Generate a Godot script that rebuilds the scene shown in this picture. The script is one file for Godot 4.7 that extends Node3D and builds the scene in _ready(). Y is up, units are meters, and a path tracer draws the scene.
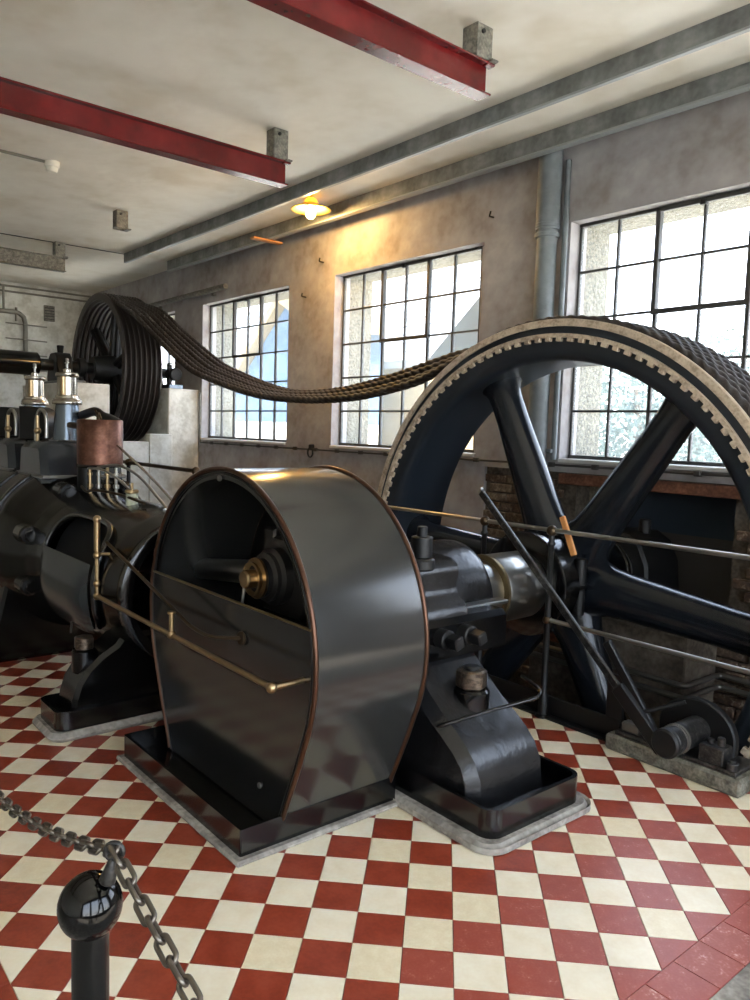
extends Node3D
# Engine hall with a horizontal steam engine, its flywheel and the rope drive to a line shaft.
# x runs along the window wall, y is up, z comes out of the window wall towards the viewer.

const WALL_Z := -4.78        # inner face of the window wall
const GLASS_Z := -4.90
const CEIL := 3.78
const LEFT_X := -13.23
const RIGHT_X := 1.9
const BACK_Z := 3.4
const AX := Vector2(-2.93, 0.735)   # crankshaft axis (x, y), it runs along z
const PUL := Vector2(-10.4, 2.34)   # line shaft axis
const EZ := -1.87                   # engine axis runs along x at this z
const AXIS_Z := Basis(Vector3(1, 0, 0), Vector3(0, 0, 1), Vector3(0, -1, 0))
const AXIS_X := Basis(Vector3(0, 1, 0), Vector3(1, 0, 0), Vector3(0, 0, -1))
const EYE := Vector3(0, 1.626, 0)
const CAM_R := Vector3(0.63997, 0.03123, -0.76777)
const CAM_U := Vector3(-0.08889, 0.99547, -0.0336)
const CAM_F := Vector3(-0.76325, -0.08975, -0.63984)

var M := {}
var taken := {}
var rng := RandomNumberGenerator.new()


class Shape:
	var v := PackedVector3Array()
	var n := PackedVector3Array()

	func tri(a: Vector3, b: Vector3, c: Vector3, na: Vector3, nb: Vector3, nc: Vector3) -> void:
		if (b - a).cross(c - a).dot(na + nb + nc) > 0.0:
			v.append_array([a, c, b]); n.append_array([na, nc, nb])
		else:
			v.append_array([a, b, c]); n.append_array([na, nb, nc])

	func quad_n(a: Vector3, b: Vector3, c: Vector3, d: Vector3, na: Vector3, nb: Vector3, nc: Vector3, nd: Vector3) -> void:
		tri(a, b, c, na, nb, nc); tri(a, c, d, na, nc, nd)

	func quad(a: Vector3, b: Vector3, c: Vector3, d: Vector3, out: Vector3) -> void:
		var k := (b - a).cross(c - a)
		if k.length_squared() < 1e-16: k = (c - a).cross(d - a)
		k = k.normalized()
		if k.dot(out) < 0.0: k = -k
		quad_n(a, b, c, d, k, k, k, k)

	# convex flat polygon
	func fan(p: Array, out: Vector3) -> void:
		for i in range(1, p.size() - 1):
			tri(p[0], p[i], p[i + 1], out, out, out)

	# box with chamfered edges
	func box(c: Vector3, s: Vector3, bev := 0.0, b := Basis.IDENTITY) -> void:
		var h := s * 0.5
		var e := minf(bev, minf(h.x, minf(h.y, h.z)) * 0.9)
		for ax in 3:
			var u := (ax + 1) % 3
			var w := (ax + 2) % 3
			for sg in [-1.0, 1.0]:
				var q := []
				for k in [[-1, -1], [1, -1], [1, 1], [-1, 1]]:
					var p := Vector3.ZERO
					p[ax] = sg * h[ax]; p[u] = k[0] * (h[u] - e); p[w] = k[1] * (h[w] - e)
					q.append(c + b * p)
				var o := Vector3.ZERO
				o[ax] = sg
				quad(q[0], q[1], q[2], q[3], b * o)
			if e > 0.0:
				for su in [-1.0, 1.0]:
					for sw in [-1.0, 1.0]:
						var q := []
						for k in [[-1, 0], [1, 0], [1, 1], [-1, 1]]:
							var p := Vector3.ZERO
							p[ax] = k[0] * (h[ax] - e)
							p[u] = su * (h[u] - (e if k[1] == 1 else 0.0))
							p[w] = sw * (h[w] - (0.0 if k[1] == 1 else e))
							q.append(c + b * p)
						var o := Vector3.ZERO
						o[u] = su; o[w] = sw
						quad(q[0], q[1], q[2], q[3], b * o)
		if e > 0.0:
			for sx in [-1.0, 1.0]:
				for sy in [-1.0, 1.0]:
					for sz in [-1.0, 1.0]:
						var s3 := Vector3(sx, sy, sz)
						var o: Vector3 = (b * s3).normalized()
						tri(c + b * (s3 * (h - Vector3(0, e, e))), c + b * (s3 * (h - Vector3(e, 0, e))), c + b * (s3 * (h - Vector3(e, e, 0))), o, o, o)

	# profile of (radius, height) turned about the local y axis; runs so that outside lies to the right of its direction upwards
	func lathe(prof: Array, segs: int, xf: Transform3D, a0 := 0.0, a1 := TAU, sharp := 0.75) -> void:
		var m := prof.size()
		var en := []
		for i in m - 1:
			var d: Vector2 = prof[i + 1] - prof[i]
			en.append(Vector2(d.y, -d.x).normalized())
		for i in m - 1:
			var n0: Vector2 = en[i]
			var n1: Vector2 = en[i]
			if i > 0 and n0.dot(en[i - 1]) > sharp: n0 = (en[i] + en[i - 1]).normalized()
			if i < m - 2 and n1.dot(en[i + 1]) > sharp: n1 = (en[i] + en[i + 1]).normalized()
			var p0: Vector2 = prof[i]
			var p1: Vector2 = prof[i + 1]
			for k in segs:
				var s := a0 + (a1 - a0) * k / segs
				var t := a0 + (a1 - a0) * (k + 1) / segs
				var cs := Vector2(cos(s), sin(s))
				var ct := Vector2(cos(t), sin(t))
				quad_n(xf * Vector3(p0.x * cs.x, p0.y, p0.x * cs.y), xf * Vector3(p0.x * ct.x, p0.y, p0.x * ct.y),
					xf * Vector3(p1.x * ct.x, p1.y, p1.x * ct.y), xf * Vector3(p1.x * cs.x, p1.y, p1.x * cs.y),
					xf.basis * Vector3(n0.x * cs.x, n0.y, n0.x * cs.y), xf.basis * Vector3(n0.x * ct.x, n0.y, n0.x * ct.y),
					xf.basis * Vector3(n1.x * ct.x, n1.y, n1.x * ct.y), xf.basis * Vector3(n1.x * cs.x, n1.y, n1.x * cs.y))

	# closed cylinder between two points, edges rounded by e
	func rod(a: Vector3, b: Vector3, r: float, segs := 16, e := 0.0, r2 := -1.0) -> void:
		var y := (b - a).normalized()
		var x := y.cross(Vector3(0.3, 0.9, 0.2)).normalized()
		if y.cross(Vector3(0.3, 0.9, 0.2)).length() < 0.1: x = y.cross(Vector3(1, 0, 0)).normalized()
		var l := (b - a).length()
		var q := r if r2 < 0.0 else r2
		var pr := [Vector2(0, 0), Vector2(r, 0), Vector2(q, l), Vector2(0, l)]
		if e > 0.0: pr = [Vector2(0, 0), Vector2(r - e, 0), Vector2(r, e), Vector2(q, l - e), Vector2(q - e, l), Vector2(0, l)]
		lathe(pr, segs, Transform3D(Basis(x, y, x.cross(y)), a))

	func ball(c: Vector3, r: float, segs := 20, squash := 1.0) -> void:
		var pr := []
		for i in segs / 2 + 1:
			var t := -PI / 2 + PI * i / (segs / 2)
			pr.append(Vector2(maxf(r * cos(t), 0.0), r * squash * sin(t)))
		lathe(pr, segs, Transform3D(Basis.IDENTITY, c), 0, TAU, -1.0)

	# hexagonal nut or bolt head along y
	func hexa(c: Vector3, r: float, h: float, bas := Basis.IDENTITY, sides := 6) -> void:
		var xf := Transform3D(bas, c)
		var e := r * 0.12
		lathe([Vector2(0, 0), Vector2(r - e, 0), Vector2(r, e), Vector2(r, h - e), Vector2(r - e, h), Vector2(0, h)], sides, xf, 0.2, TAU + 0.2, 2.0)

	# tube along points; rad is a number or an array
	func tube(p: Array, rad, sides := 10, closed := false) -> void:
		var m := p.size()
		var up := Vector3.ZERO
		var rings := []
		var nrm := []
		for i in m:
			var t: Vector3
			if closed: t = (p[(i + 1) % m] - p[(i - 1 + m) % m]).normalized()
			else: t = (p[mini(i + 1, m - 1)] - p[maxi(i - 1, 0)]).normalized()
			if up == Vector3.ZERO:
				up = t.cross(Vector3(0, 1, 0))
				if up.length() < 0.2: up = t.cross(Vector3(1, 0, 0))
			up = (up - t * up.dot(t)).normalized()
			var s := t.cross(up)
			var r: float = rad[i] if rad is Array else rad
			var ring := []
			var rn := []
			for k in sides:
				var a := TAU * k / sides
				var d := up * cos(a) + s * sin(a)
				rn.append(d); ring.append(p[i] + d * r)
			rings.append(ring); nrm.append(rn)
		for i in (m if closed else m - 1):
			var j := (i + 1) % m
			for k in sides:
				var l := (k + 1) % sides
				quad_n(rings[i][k], rings[i][l], rings[j][l], rings[j][k], nrm[i][k], nrm[i][l], nrm[j][l], nrm[j][k])
		if not closed:
			fan(rings[0], (p[0] - p[1]).normalized())
			fan(rings[m - 1], (p[m - 1] - p[m - 2]).normalized())

	# polygon in local xy pushed along local z from 0 to depth, edges chamfered by e
	func prism(poly: Array, depth: float, xf: Transform3D, e := 0.0, sharp := 0.8) -> void:
		var m := poly.size()
		var area := 0.0
		for i in m:
			var a: Vector2 = poly[i]
			var b: Vector2 = poly[(i + 1) % m]
			area += a.cross(b)
		var p := poly.duplicate()
		if area < 0.0: p.reverse()
		var en := []
		for i in m:
			var d: Vector2 = p[(i + 1) % m] - p[i]
			en.append(Vector2(d.y, -d.x).normalized())
		var ins := []
		for i in m:
			var a: Vector2 = en[(i - 1 + m) % m]
			var b: Vector2 = en[i]
			var h := (a + b).normalized()
			ins.append(p[i] - h * (e / maxf(0.4, h.dot(b))))
		var at := func(q: Vector2, z: float) -> Vector3: return xf * Vector3(q.x, q.y, z)
		for i in m:
			var j := (i + 1) % m
			var n0: Vector2 = en[i]
			var n1: Vector2 = en[i]
			if n0.dot(en[(i - 1 + m) % m]) > sharp: n0 = (n0 + en[(i - 1 + m) % m]).normalized()
			if n1.dot(en[j]) > sharp: n1 = (n1 + en[j]).normalized()
			var w0 := xf.basis * Vector3(n0.x, n0.y, 0)
			var w1 := xf.basis * Vector3(n1.x, n1.y, 0)
			quad_n(at.call(p[i], e), at.call(p[j], e), at.call(p[j], depth - e), at.call(p[i], depth - e), w0, w1, w1, w0)
			if e > 0.0:
				var z := xf.basis.z
				var f0 := (w0 - z).normalized()
				var f1 := (w1 - z).normalized()
				quad_n(at.call(ins[i], 0.0), at.call(ins[j], 0.0), at.call(p[j], e), at.call(p[i], e), f0, f1, f1, f0)
				f0 = (w0 + z).normalized(); f1 = (w1 + z).normalized()
				quad_n(at.call(ins[i], depth), at.call(ins[j], depth), at.call(p[j], depth - e), at.call(p[i], depth - e), f0, f1, f1, f0)
		var ix := Geometry2D.triangulate_polygon(PackedVector2Array(ins))
		for i in range(0, ix.size(), 3):
			for k in [[0.0, -1.0], [depth, 1.0]]:
				var o: Vector3 = xf.basis.z * k[1]
				tri(at.call(ins[ix[i]], k[0]), at.call(ins[ix[i + 1]], k[0]), at.call(ins[ix[i + 2]], k[0]), o, o, o)

	# thin bent sheet: outline of (a, b) points pushed along local z, open, of the given thickness inwards
	func sheet(line: Array, depth: float, xf: Transform3D, thick: float, closed := false) -> void:
		var m := line.size()
		var nr := []
		for i in m:
			var d: Vector2
			if closed: d = line[(i + 1) % m] - line[(i - 1 + m) % m]
			else: d = line[mini(i + 1, m - 1)] - line[maxi(i - 1, 0)]
			nr.append(Vector2(d.y, -d.x).normalized())
		var at := func(q: Vector2, z: float) -> Vector3: return xf * Vector3(q.x, q.y, z)
		for i in (m if closed else m - 1):
			var j := (i + 1) % m
			var a0: Vector2 = line[i]
			var a1: Vector2 = line[j]
			var b0: Vector2 = a0 - nr[i] * thick
			var b1: Vector2 = a1 - nr[j] * thick
			var w0: Vector3 = xf.basis * Vector3(nr[i].x, nr[i].y, 0)
			var w1: Vector3 = xf.basis * Vector3(nr[j].x, nr[j].y, 0)
			quad_n(at.call(a0, 0.0), at.call(a1, 0.0), at.call(a1, depth), at.call(a0, depth), w0, w1, w1, w0)
			quad_n(at.call(b0, 0.0), at.call(b1, 0.0), at.call(b1, depth), at.call(b0, depth), -w0, -w1, -w1, -w0)
			quad(at.call(a0, 0.0), at.call(a1, 0.0), at.call(b1, 0.0), at.call(b0, 0.0), -xf.basis.z)
			quad(at.call(a0, depth), at.call(a1, depth), at.call(b1, depth), at.call(b0, depth), xf.basis.z)
		if not closed:
			for i in [0, m - 1]:
				var a0: Vector2 = line[i]
				var b0: Vector2 = a0 - nr[i] * thick
				var d: Vector2 = line[i] - line[1 if i == 0 else m - 2]
				quad(at.call(a0, 0.0), at.call(b0, 0.0), at.call(b0, depth), at.call(a0, depth), xf.basis * Vector3(d.x, d.y, 0))

	func mesh() -> ArrayMesh:
		var arr := []
		arr.resize(Mesh.ARRAY_MAX)
		arr[Mesh.ARRAY_VERTEX] = v
		arr[Mesh.ARRAY_NORMAL] = n
		var m := ArrayMesh.new()
		m.add_surface_from_arrays(Mesh.PRIMITIVE_TRIANGLES, arr)
		return m


func numbered(called: String) -> String:
	taken[called] = taken.get(called, -1) + 1
	return called if taken[called] == 0 else "%s_%03d" % [called, taken[called]]

func thing(called: String, label: String, category: String, at := Vector3.ZERO, group := "") -> Node3D:
	var o := Node3D.new()
	o.name = numbered(called)
	add_child(o)
	o.position = at
	o.set_meta("label", label); o.set_meta("category", category)
	if group: o.set_meta("group", group)
	return o

func part(s: Shape, called: String, mat: Material, parent: Node3D, label := "") -> MeshInstance3D:
	var o := MeshInstance3D.new()
	o.name = called
	# shapes are given in world metres: moved to the parent's own place
	var w := parent.position
	if parent.get_parent() and parent.get_parent() != self and parent.get_parent() is Node3D: w += parent.get_parent().position
	if w != Vector3.ZERO:
		for i in s.v.size(): s.v[i] -= w
	o.mesh = s.mesh()
	o.material_override = mat
	parent.add_child(o, true)
	if label: o.set_meta("label", label)
	return o

func single(s: Shape, called: String, mat: Material, label: String, category: String, group := "") -> MeshInstance3D:
	var o := MeshInstance3D.new()
	o.name = numbered(called)
	# place the node at the base of the thing
	var lo := Vector3.INF
	var hi := -Vector3.INF
	for q in s.v:
		lo = lo.min(q); hi = hi.max(q)
	var c := Vector3((lo.x + hi.x) / 2, lo.y, (lo.z + hi.z) / 2)
	for i in s.v.size(): s.v[i] -= c
	o.mesh = s.mesh()
	o.material_override = mat
	o.position = c
	add_child(o)
	o.set_meta("label", label); o.set_meta("category", category)
	if group: o.set_meta("group", group)
	return o

func structure(called: String) -> Node3D:
	var o := Node3D.new()
	o.name = called
	add_child(o)
	o.set_meta("kind", "structure")
	return o

func boxed(c: Vector3, s: Vector3, bev := 0.0, b := Basis.IDENTITY) -> Shape:
	var k := Shape.new()
	k.box(c, s, bev, b)
	return k

func span(a: Vector3, b: Vector3, bev := 0.0) -> Shape:   # box from corner to corner
	return boxed((a + b) / 2, (b - a).abs(), bev)

func rodded(a: Vector3, b: Vector3, r: float, segs := 16, e := 0.0, r2 := -1.0) -> Shape:
	var k := Shape.new()
	k.rod(a, b, r, segs, e, r2)
	return k

func smooth_line(p: Array, steps: int) -> Array:   # Catmull-Rom through points
	var out := []
	for i in p.size() - 1:
		var a = p[maxi(i - 1, 0)]
		var b = p[i]
		var c = p[i + 1]
		var d = p[mini(i + 2, p.size() - 1)]
		for k in steps:
			var t := float(k) / steps
			out.append(0.5 * (2.0 * b + (c - a) * t + (2.0 * a - 5.0 * b + 4.0 * c - d) * t * t + (3.0 * b - a - 3.0 * c + d) * t * t * t))
	out.append(p[p.size() - 1])
	return out

func rounded_rect(x0: float, y0: float, x1: float, y1: float, r: float, k := 6) -> Array:
	var out := []
	for c in [[x1 - r, y1 - r, 0.0], [x0 + r, y1 - r, PI / 2], [x0 + r, y0 + r, PI], [x1 - r, y0 + r, PI * 1.5]]:
		for i in k + 1:
			var a: float = c[2] + PI / 2 * i / k
			out.append(Vector2(c[0] + r * cos(a), c[1] + r * sin(a)))
	return out


# ---------- materials ----------

func noise_bytes(seed_: int, freq: float, size: int, oct: int, kind := FastNoiseLite.TYPE_SIMPLEX_SMOOTH) -> PackedByteArray:
	var f := FastNoiseLite.new()
	f.noise_type = kind
	f.seed = seed_
	f.frequency = freq
	f.fractal_octaves = oct
	var im := f.get_seamless_image(size, size)
	im.convert(Image.FORMAT_L8)
	return im.get_data()

# texture whose colour runs along stops [[0..1, Color], ...] by a coarse and a fine noise
func grain(seed_: int, coarse: float, fine: float, share: float, stops: Array, size := 512) -> ImageTexture:
	var a := noise_bytes(seed_, coarse, size, 5)
	var b := noise_bytes(seed_ + 7, fine, size, 3)
	var g := Gradient.new()
	var off := PackedFloat32Array()
	var col := PackedColorArray()
	for s in stops:
		off.append(s[0]); col.append(s[1])
	g.offsets = off; g.colors = col
	var lut := PackedByteArray()
	for i in 256:
		var c := g.sample(i / 255.0)
		lut.append_array([c.r8, c.g8, c.b8])
	var out := PackedByteArray()
	out.resize(size * size * 3)
	for i in size * size:
		var q := int(clampf(a[i] * (1.0 - share) + b[i] * share, 0, 255)) * 3
		out[i * 3] = lut[q]; out[i * 3 + 1] = lut[q + 1]; out[i * 3 + 2] = lut[q + 2]
	var im := Image.create_from_data(size, size, false, Image.FORMAT_RGB8, out)
	return ImageTexture.create_from_image(im)

func grey(seed_: int, freq: float, lo: float, hi: float, size := 256, oct := 4) -> ImageTexture:
	return grain(seed_, freq, freq * 4.0, 0.3, [[0.25, Color(lo, lo, lo)], [0.75, Color(hi, hi, hi)]], size)

func mat(called: String, color: Color, rough: float, metal := 0.0, tex: Texture2D = null, scale := 1.0, relief: Texture2D = null, depth := 0.0, rough_tex: Texture2D = null) -> StandardMaterial3D:
	var m := StandardMaterial3D.new()
	m.resource_name = called
	m.albedo_color = color
	m.roughness = rough
	m.metallic = metal
	if tex or relief or rough_tex:
		m.uv1_triplanar = true
		m.uv1_world_triplanar = true
		m.uv1_scale = Vector3.ONE * scale
	if tex: m.albedo_texture = tex
	if relief:
		m.heightmap_enabled = true
		m.heightmap_texture = relief
		m.heightmap_scale = depth
	if rough_tex: m.roughness_texture = rough_tex
	M[called] = m
	return m

func make_materials() -> void:
	var fine := grey(3, 0.02, 0.0, 1.0)
	var W := Color.WHITE
	mat("plaster", W, 0.9, 0, grain(21, 0.006, 0.03, 0.35, [[0.2, Color8(140, 133, 128)], [0.42, Color8(157, 152, 150)], [0.6, Color8(165, 161, 161)], [0.8, Color8(176, 173, 171)]]), 0.45, fine, 0.6)
	mat("ceiling_paint", W, 0.92, 0, grain(31, 0.005, 0.02, 0.3, [[0.2, Color8(210, 202, 184)], [0.45, Color8(222, 216, 202)], [0.7, Color8(228, 223, 210)]]), 0.3, fine, 0.35)
	mat("whitewash", W, 0.9, 0, grain(41, 0.01, 0.05, 0.3, [[0.25, Color8(190, 186, 172)], [0.55, Color8(213, 211, 200)], [0.8, Color8(224, 222, 213)]]), 0.6, fine, 0.3)
	mat("roughcast", W, 0.95, 0, grain(43, 0.04, 0.12, 0.5, [[0.3, Color8(78, 71, 56)], [0.55, Color8(118, 110, 90)], [0.75, Color8(142, 134, 112)]]), 1.2, fine, 1.5)
	mat("concrete", W, 0.85, 0, grain(51, 0.012, 0.06, 0.4, [[0.25, Color8(112, 106, 98)], [0.5, Color8(142, 136, 127)], [0.75, Color8(172, 166, 155)]]), 1.0, fine, 0.4)
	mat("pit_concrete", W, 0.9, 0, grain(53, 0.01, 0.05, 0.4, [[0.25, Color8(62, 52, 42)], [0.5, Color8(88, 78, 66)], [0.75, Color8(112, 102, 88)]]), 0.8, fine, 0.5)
	mat("grout", Color8(112, 82, 68), 0.9)
	mat("tile_cream", W, 0.27, 0, grain(61, 0.012, 0.07, 0.3, [[0.2, Color8(232, 218, 188)], [0.55, Color8(237, 225, 198)], [0.8, Color8(240, 230, 205)]]), 1.3)
	mat("tile_cream_warm", W, 0.28, 0, grain(64, 0.02, 0.09, 0.4, [[0.2, Color8(224, 207, 170)], [0.55, Color8(230, 215, 181)], [0.8, Color8(235, 222, 191)]]), 1.7)
	mat("tile_red", W, 0.28, 0, grain(66, 0.012, 0.07, 0.35, [[0.2, Color8(128, 50, 33)], [0.55, Color8(146, 61, 41)], [0.8, Color8(154, 70, 50)]]), 1.3)
	mat("tile_red_dark", W, 0.28, 0, grain(68, 0.02, 0.08, 0.4, [[0.2, Color8(118, 44, 29)], [0.55, Color8(136, 54, 36)], [0.8, Color8(146, 62, 43)]]), 1.7)
	mat("tile_red_scuffed", W, 0.32, 0, grain(69, 0.025, 0.11, 0.5, [[0.3, Color8(152, 68, 52)], [0.62, Color8(158, 76, 61)], [0.74, Color8(168, 92, 79)], [0.88, Color8(196, 146, 134)]]), 1.5)
	mat("lime_bloom_tile", W, 0.36, 0, grain(70, 0.02, 0.1, 0.5, [[0.32, Color8(154, 78, 64)], [0.58, Color8(162, 88, 76)], [0.7, Color8(180, 116, 104)], [0.82, Color8(206, 166, 156)]]), 1.4)
	for k in 3:
		var d: Array = [[Color8(74, 58, 46), Color8(104, 86, 70)], [Color8(92, 78, 64), Color8(128, 112, 94)], [Color8(66, 50, 40), Color8(92, 70, 54)]][k]
		mat("brick_%d" % k, W, 0.92, 0, grain(80 + k, 0.03, 0.1, 0.4, [[0.3, d[0]], [0.6, d[1]], [0.78, Color8(150, 138, 120)]], 256), 1.6, fine, 0.5)
	mat("mortar", W, 0.95, 0, grain(84, 0.02, 0.1, 0.4, [[0.3, Color8(62, 54, 45)], [0.7, Color8(98, 90, 78)]], 256), 1.2)
	# metals and paints
	mat("black_gloss", Color(0.022, 0.022, 0.023), 0.16, 0.0)
	mat("black_enamel", Color(0.026, 0.026, 0.027), 0.24, 0.0)
	M.black_enamel.clearcoat_enabled = true
	M.black_enamel.clearcoat = 0.5
	M.black_enamel.clearcoat_roughness = 0.12
	mat("drum_sheet", W, 0.17, 0.2, grain(92, 0.03, 0.12, 0.5, [[0.25, Color8(42, 42, 40)], [0.55, Color8(47, 47, 45)], [0.8, Color8(52, 52, 50)]]), 1.0)
	mat("black_iron", Color(0.028, 0.027, 0.027), 0.5, 0.0)
	mat("wheel_paint", Color8(29, 35, 42), 0.34, 0.0)
	mat("spoke_paint", Color8(22, 26, 31), 0.2, 0.0)
	mat("pulley_iron", Color8(76, 70, 66), 0.38, 0.55)
	mat("bare_rim", W, 0.4, 0.25, grain(95, 0.02, 0.08, 0.4, [[0.25, Color8(160, 142, 122)], [0.5, Color8(196, 179, 157)], [0.8, Color8(216, 201, 180)]], 256), 2.0)
	mat("steel", Color8(170, 168, 162), 0.28, 1.0)
	mat("bright_steel", Color8(182, 176, 164), 0.18, 1.0)
	mat("dull_steel", Color8(120, 116, 110), 0.42, 0.8)
	mat("brass", Color8(174, 150, 114), 0.28, 1.0)
	mat("copper", W, 0.38, 0.85, grain(97, 0.015, 0.06, 0.3, [[0.25, Color8(86, 57, 46)], [0.5, Color8(108, 73, 59)], [0.8, Color8(130, 96, 82)]], 256), 3.0)
	mat("copper_trim", Color8(92, 66, 52), 0.32, 0.9)
	mat("red_paint", W, 0.22, 0, grain(98, 0.01, 0.05, 0.3, [[0.25, Color8(88, 20, 20)], [0.6, Color8(106, 25, 26)], [0.85, Color8(116, 33, 33)]], 256), 0.8)
	mat("grey_paint", W, 0.55, 0, grain(101, 0.01, 0.06, 0.35, [[0.25, Color8(88, 90, 88)], [0.55, Color8(112, 115, 114)], [0.8, Color8(134, 136, 134)]], 256), 1.0)
	mat("grey_enamel", Color8(146, 150, 149), 0.3)
	mat("hanger_grey", W, 0.6, 0, grain(103, 0.03, 0.1, 0.4, [[0.3, Color8(92, 90, 82)], [0.7, Color8(138, 134, 122)]], 256), 2.0)
	mat("valve_blue", Color8(112, 122, 132), 0.26, 0.85)
	mat("worn_nut", W, 0.4, 0.85, grain(115, 0.03, 0.1, 0.4, [[0.3, Color8(72, 62, 54)], [0.6, Color8(128, 114, 98)]], 256), 4.0)
	mat("engine_black", Color(0.028, 0.026, 0.025), 0.17, 0.0)
	mat("black_sheet", W, 0.17, 0.1, grain(116, 0.03, 0.12, 0.5, [[0.3, Color8(30, 30, 30)], [0.7, Color8(35, 35, 34)]], 256), 1.0)
	M.drum_sheet.metallic_specular = 1.0
	M.black_sheet.metallic_specular = 1.0
	mat("satin_black", W, 0.27, 0.0, grain(121, 0.012, 0.06, 0.4, [[0.25, Color8(14, 14, 15)], [0.6, Color8(22, 22, 23)], [0.85, Color8(38, 37, 36)]], 256), 2.0, fine, 0.12)
	M.satin_black.metallic_specular = 0.6
	mat("dark_steel", Color8(64, 61, 58), 0.36, 0.7)
	mat("matt_black", Color(0.012, 0.012, 0.012), 0.8)  # even near-black matt colour of the trunk bore
	mat("splash_grey", Color8(58, 63, 66), 0.2, 0.5)
	mat("saddle_grey", Color8(82, 87, 93), 0.24, 0.8)
	mat("dull_brass", Color8(120, 104, 74), 0.4, 0.9)
	mat("dark_brass", Color8(78, 64, 48), 0.38, 0.85)
	mat("oil", Color8(214, 210, 184), 0.3)
	mat("concrete_dark", W, 0.9, 0, grain(118, 0.02, 0.08, 0.4, [[0.3, Color8(84, 80, 68)], [0.55, Color8(112, 108, 94)], [0.8, Color8(140, 134, 118)]]), 1.4, fine, 0.6)
	mat("worn_iron", W, 0.38, 0.7, grain(119, 0.02, 0.09, 0.4, [[0.3, Color8(44, 43, 42)], [0.6, Color8(74, 72, 70)], [0.8, Color8(104, 100, 96)]], 256), 3.0)
	mat("downpipe_grey", W, 0.5, 0, grain(120, 0.01, 0.05, 0.3, [[0.3, Color8(98, 104, 107)], [0.7, Color8(122, 128, 130)]], 256), 1.0)
	mat("ball_black", Color(0.012, 0.012, 0.013), 0.1)
	mat("chain_steel", Color8(112, 105, 96), 0.32, 0.9)
	mat("frame_paint", Color8(62, 60, 57), 0.55)
	mat("sill_paint", Color8(214, 212, 206), 0.5)
	mat("pipe_paint", Color8(128, 124, 112), 0.6)
	mat("rope", W, 0.62, 0, grain(105, 0.04, 0.15, 0.5, [[0.3, Color8(27, 22, 19)], [0.55, Color8(43, 36, 31)], [0.75, Color8(66, 57, 50)]], 256), 4.0)
	mat("timber", W, 0.8, 0, grain(107, 0.02, 0.1, 0.4, [[0.3, Color8(88, 52, 36)], [0.6, Color8(122, 78, 56)], [0.8, Color8(142, 100, 76)]], 256), 1.4)
	mat("pine", Color8(196, 134, 76), 0.6)
	mat("white_plastic", Color8(226, 222, 208), 0.5)
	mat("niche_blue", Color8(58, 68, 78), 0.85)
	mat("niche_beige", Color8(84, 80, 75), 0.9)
	mat("lamp_enamel", Color8(226, 196, 92), 0.35)
	M.lamp_enamel.backlight_enabled = true
	M.lamp_enamel.backlight = Color(0.25, 0.2, 0.06)
	var bulb := mat("lamp_bulb", Color8(255, 236, 190), 0.3)
	bulb.emission_enabled = true
	bulb.emission = Color8(255, 214, 130)
	bulb.emission_energy_multiplier = 6.0
	var g := mat("glass", Color(0.92, 0.97, 0.97, 0.06), 0.2)
	g.transparency = BaseMaterial3D.TRANSPARENCY_ALPHA
	var cup := mat("cup_glass", Color(0.86, 0.88, 0.78, 0.5), 0.1)
	cup.transparency = BaseMaterial3D.TRANSPARENCY_ALPHA
	# outside
	mat("yard", W, 0.95, 0, grain(110, 0.02, 0.08, 0.4, [[0.3, Color8(190, 186, 176)], [0.7, Color8(212, 209, 200)]], 256), 0.4)
	mat("house_yellow", W, 0.9, 0, grain(111, 0.01, 0.05, 0.3, [[0.3, Color8(124, 106, 72)], [0.7, Color8(136, 118, 84)]], 256), 0.4)
	mat("house_blue", W, 0.9, 0, grain(112, 0.01, 0.05, 0.3, [[0.3, Color8(56, 80, 106)], [0.7, Color8(66, 92, 118)]], 256), 0.4)
	mat("roof_slate", Color8(140, 143, 147), 0.8)
	mat("shutter_blue", Color8(60, 82, 104), 0.7)
	mat("bark", Color8(84, 72, 60), 0.9)
	mat("leaves", Color8(78, 92, 88), 0.8)
	M.leaves.backlight_enabled = true
	M.leaves.backlight = Color(0.2, 0.22, 0.18)


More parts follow.
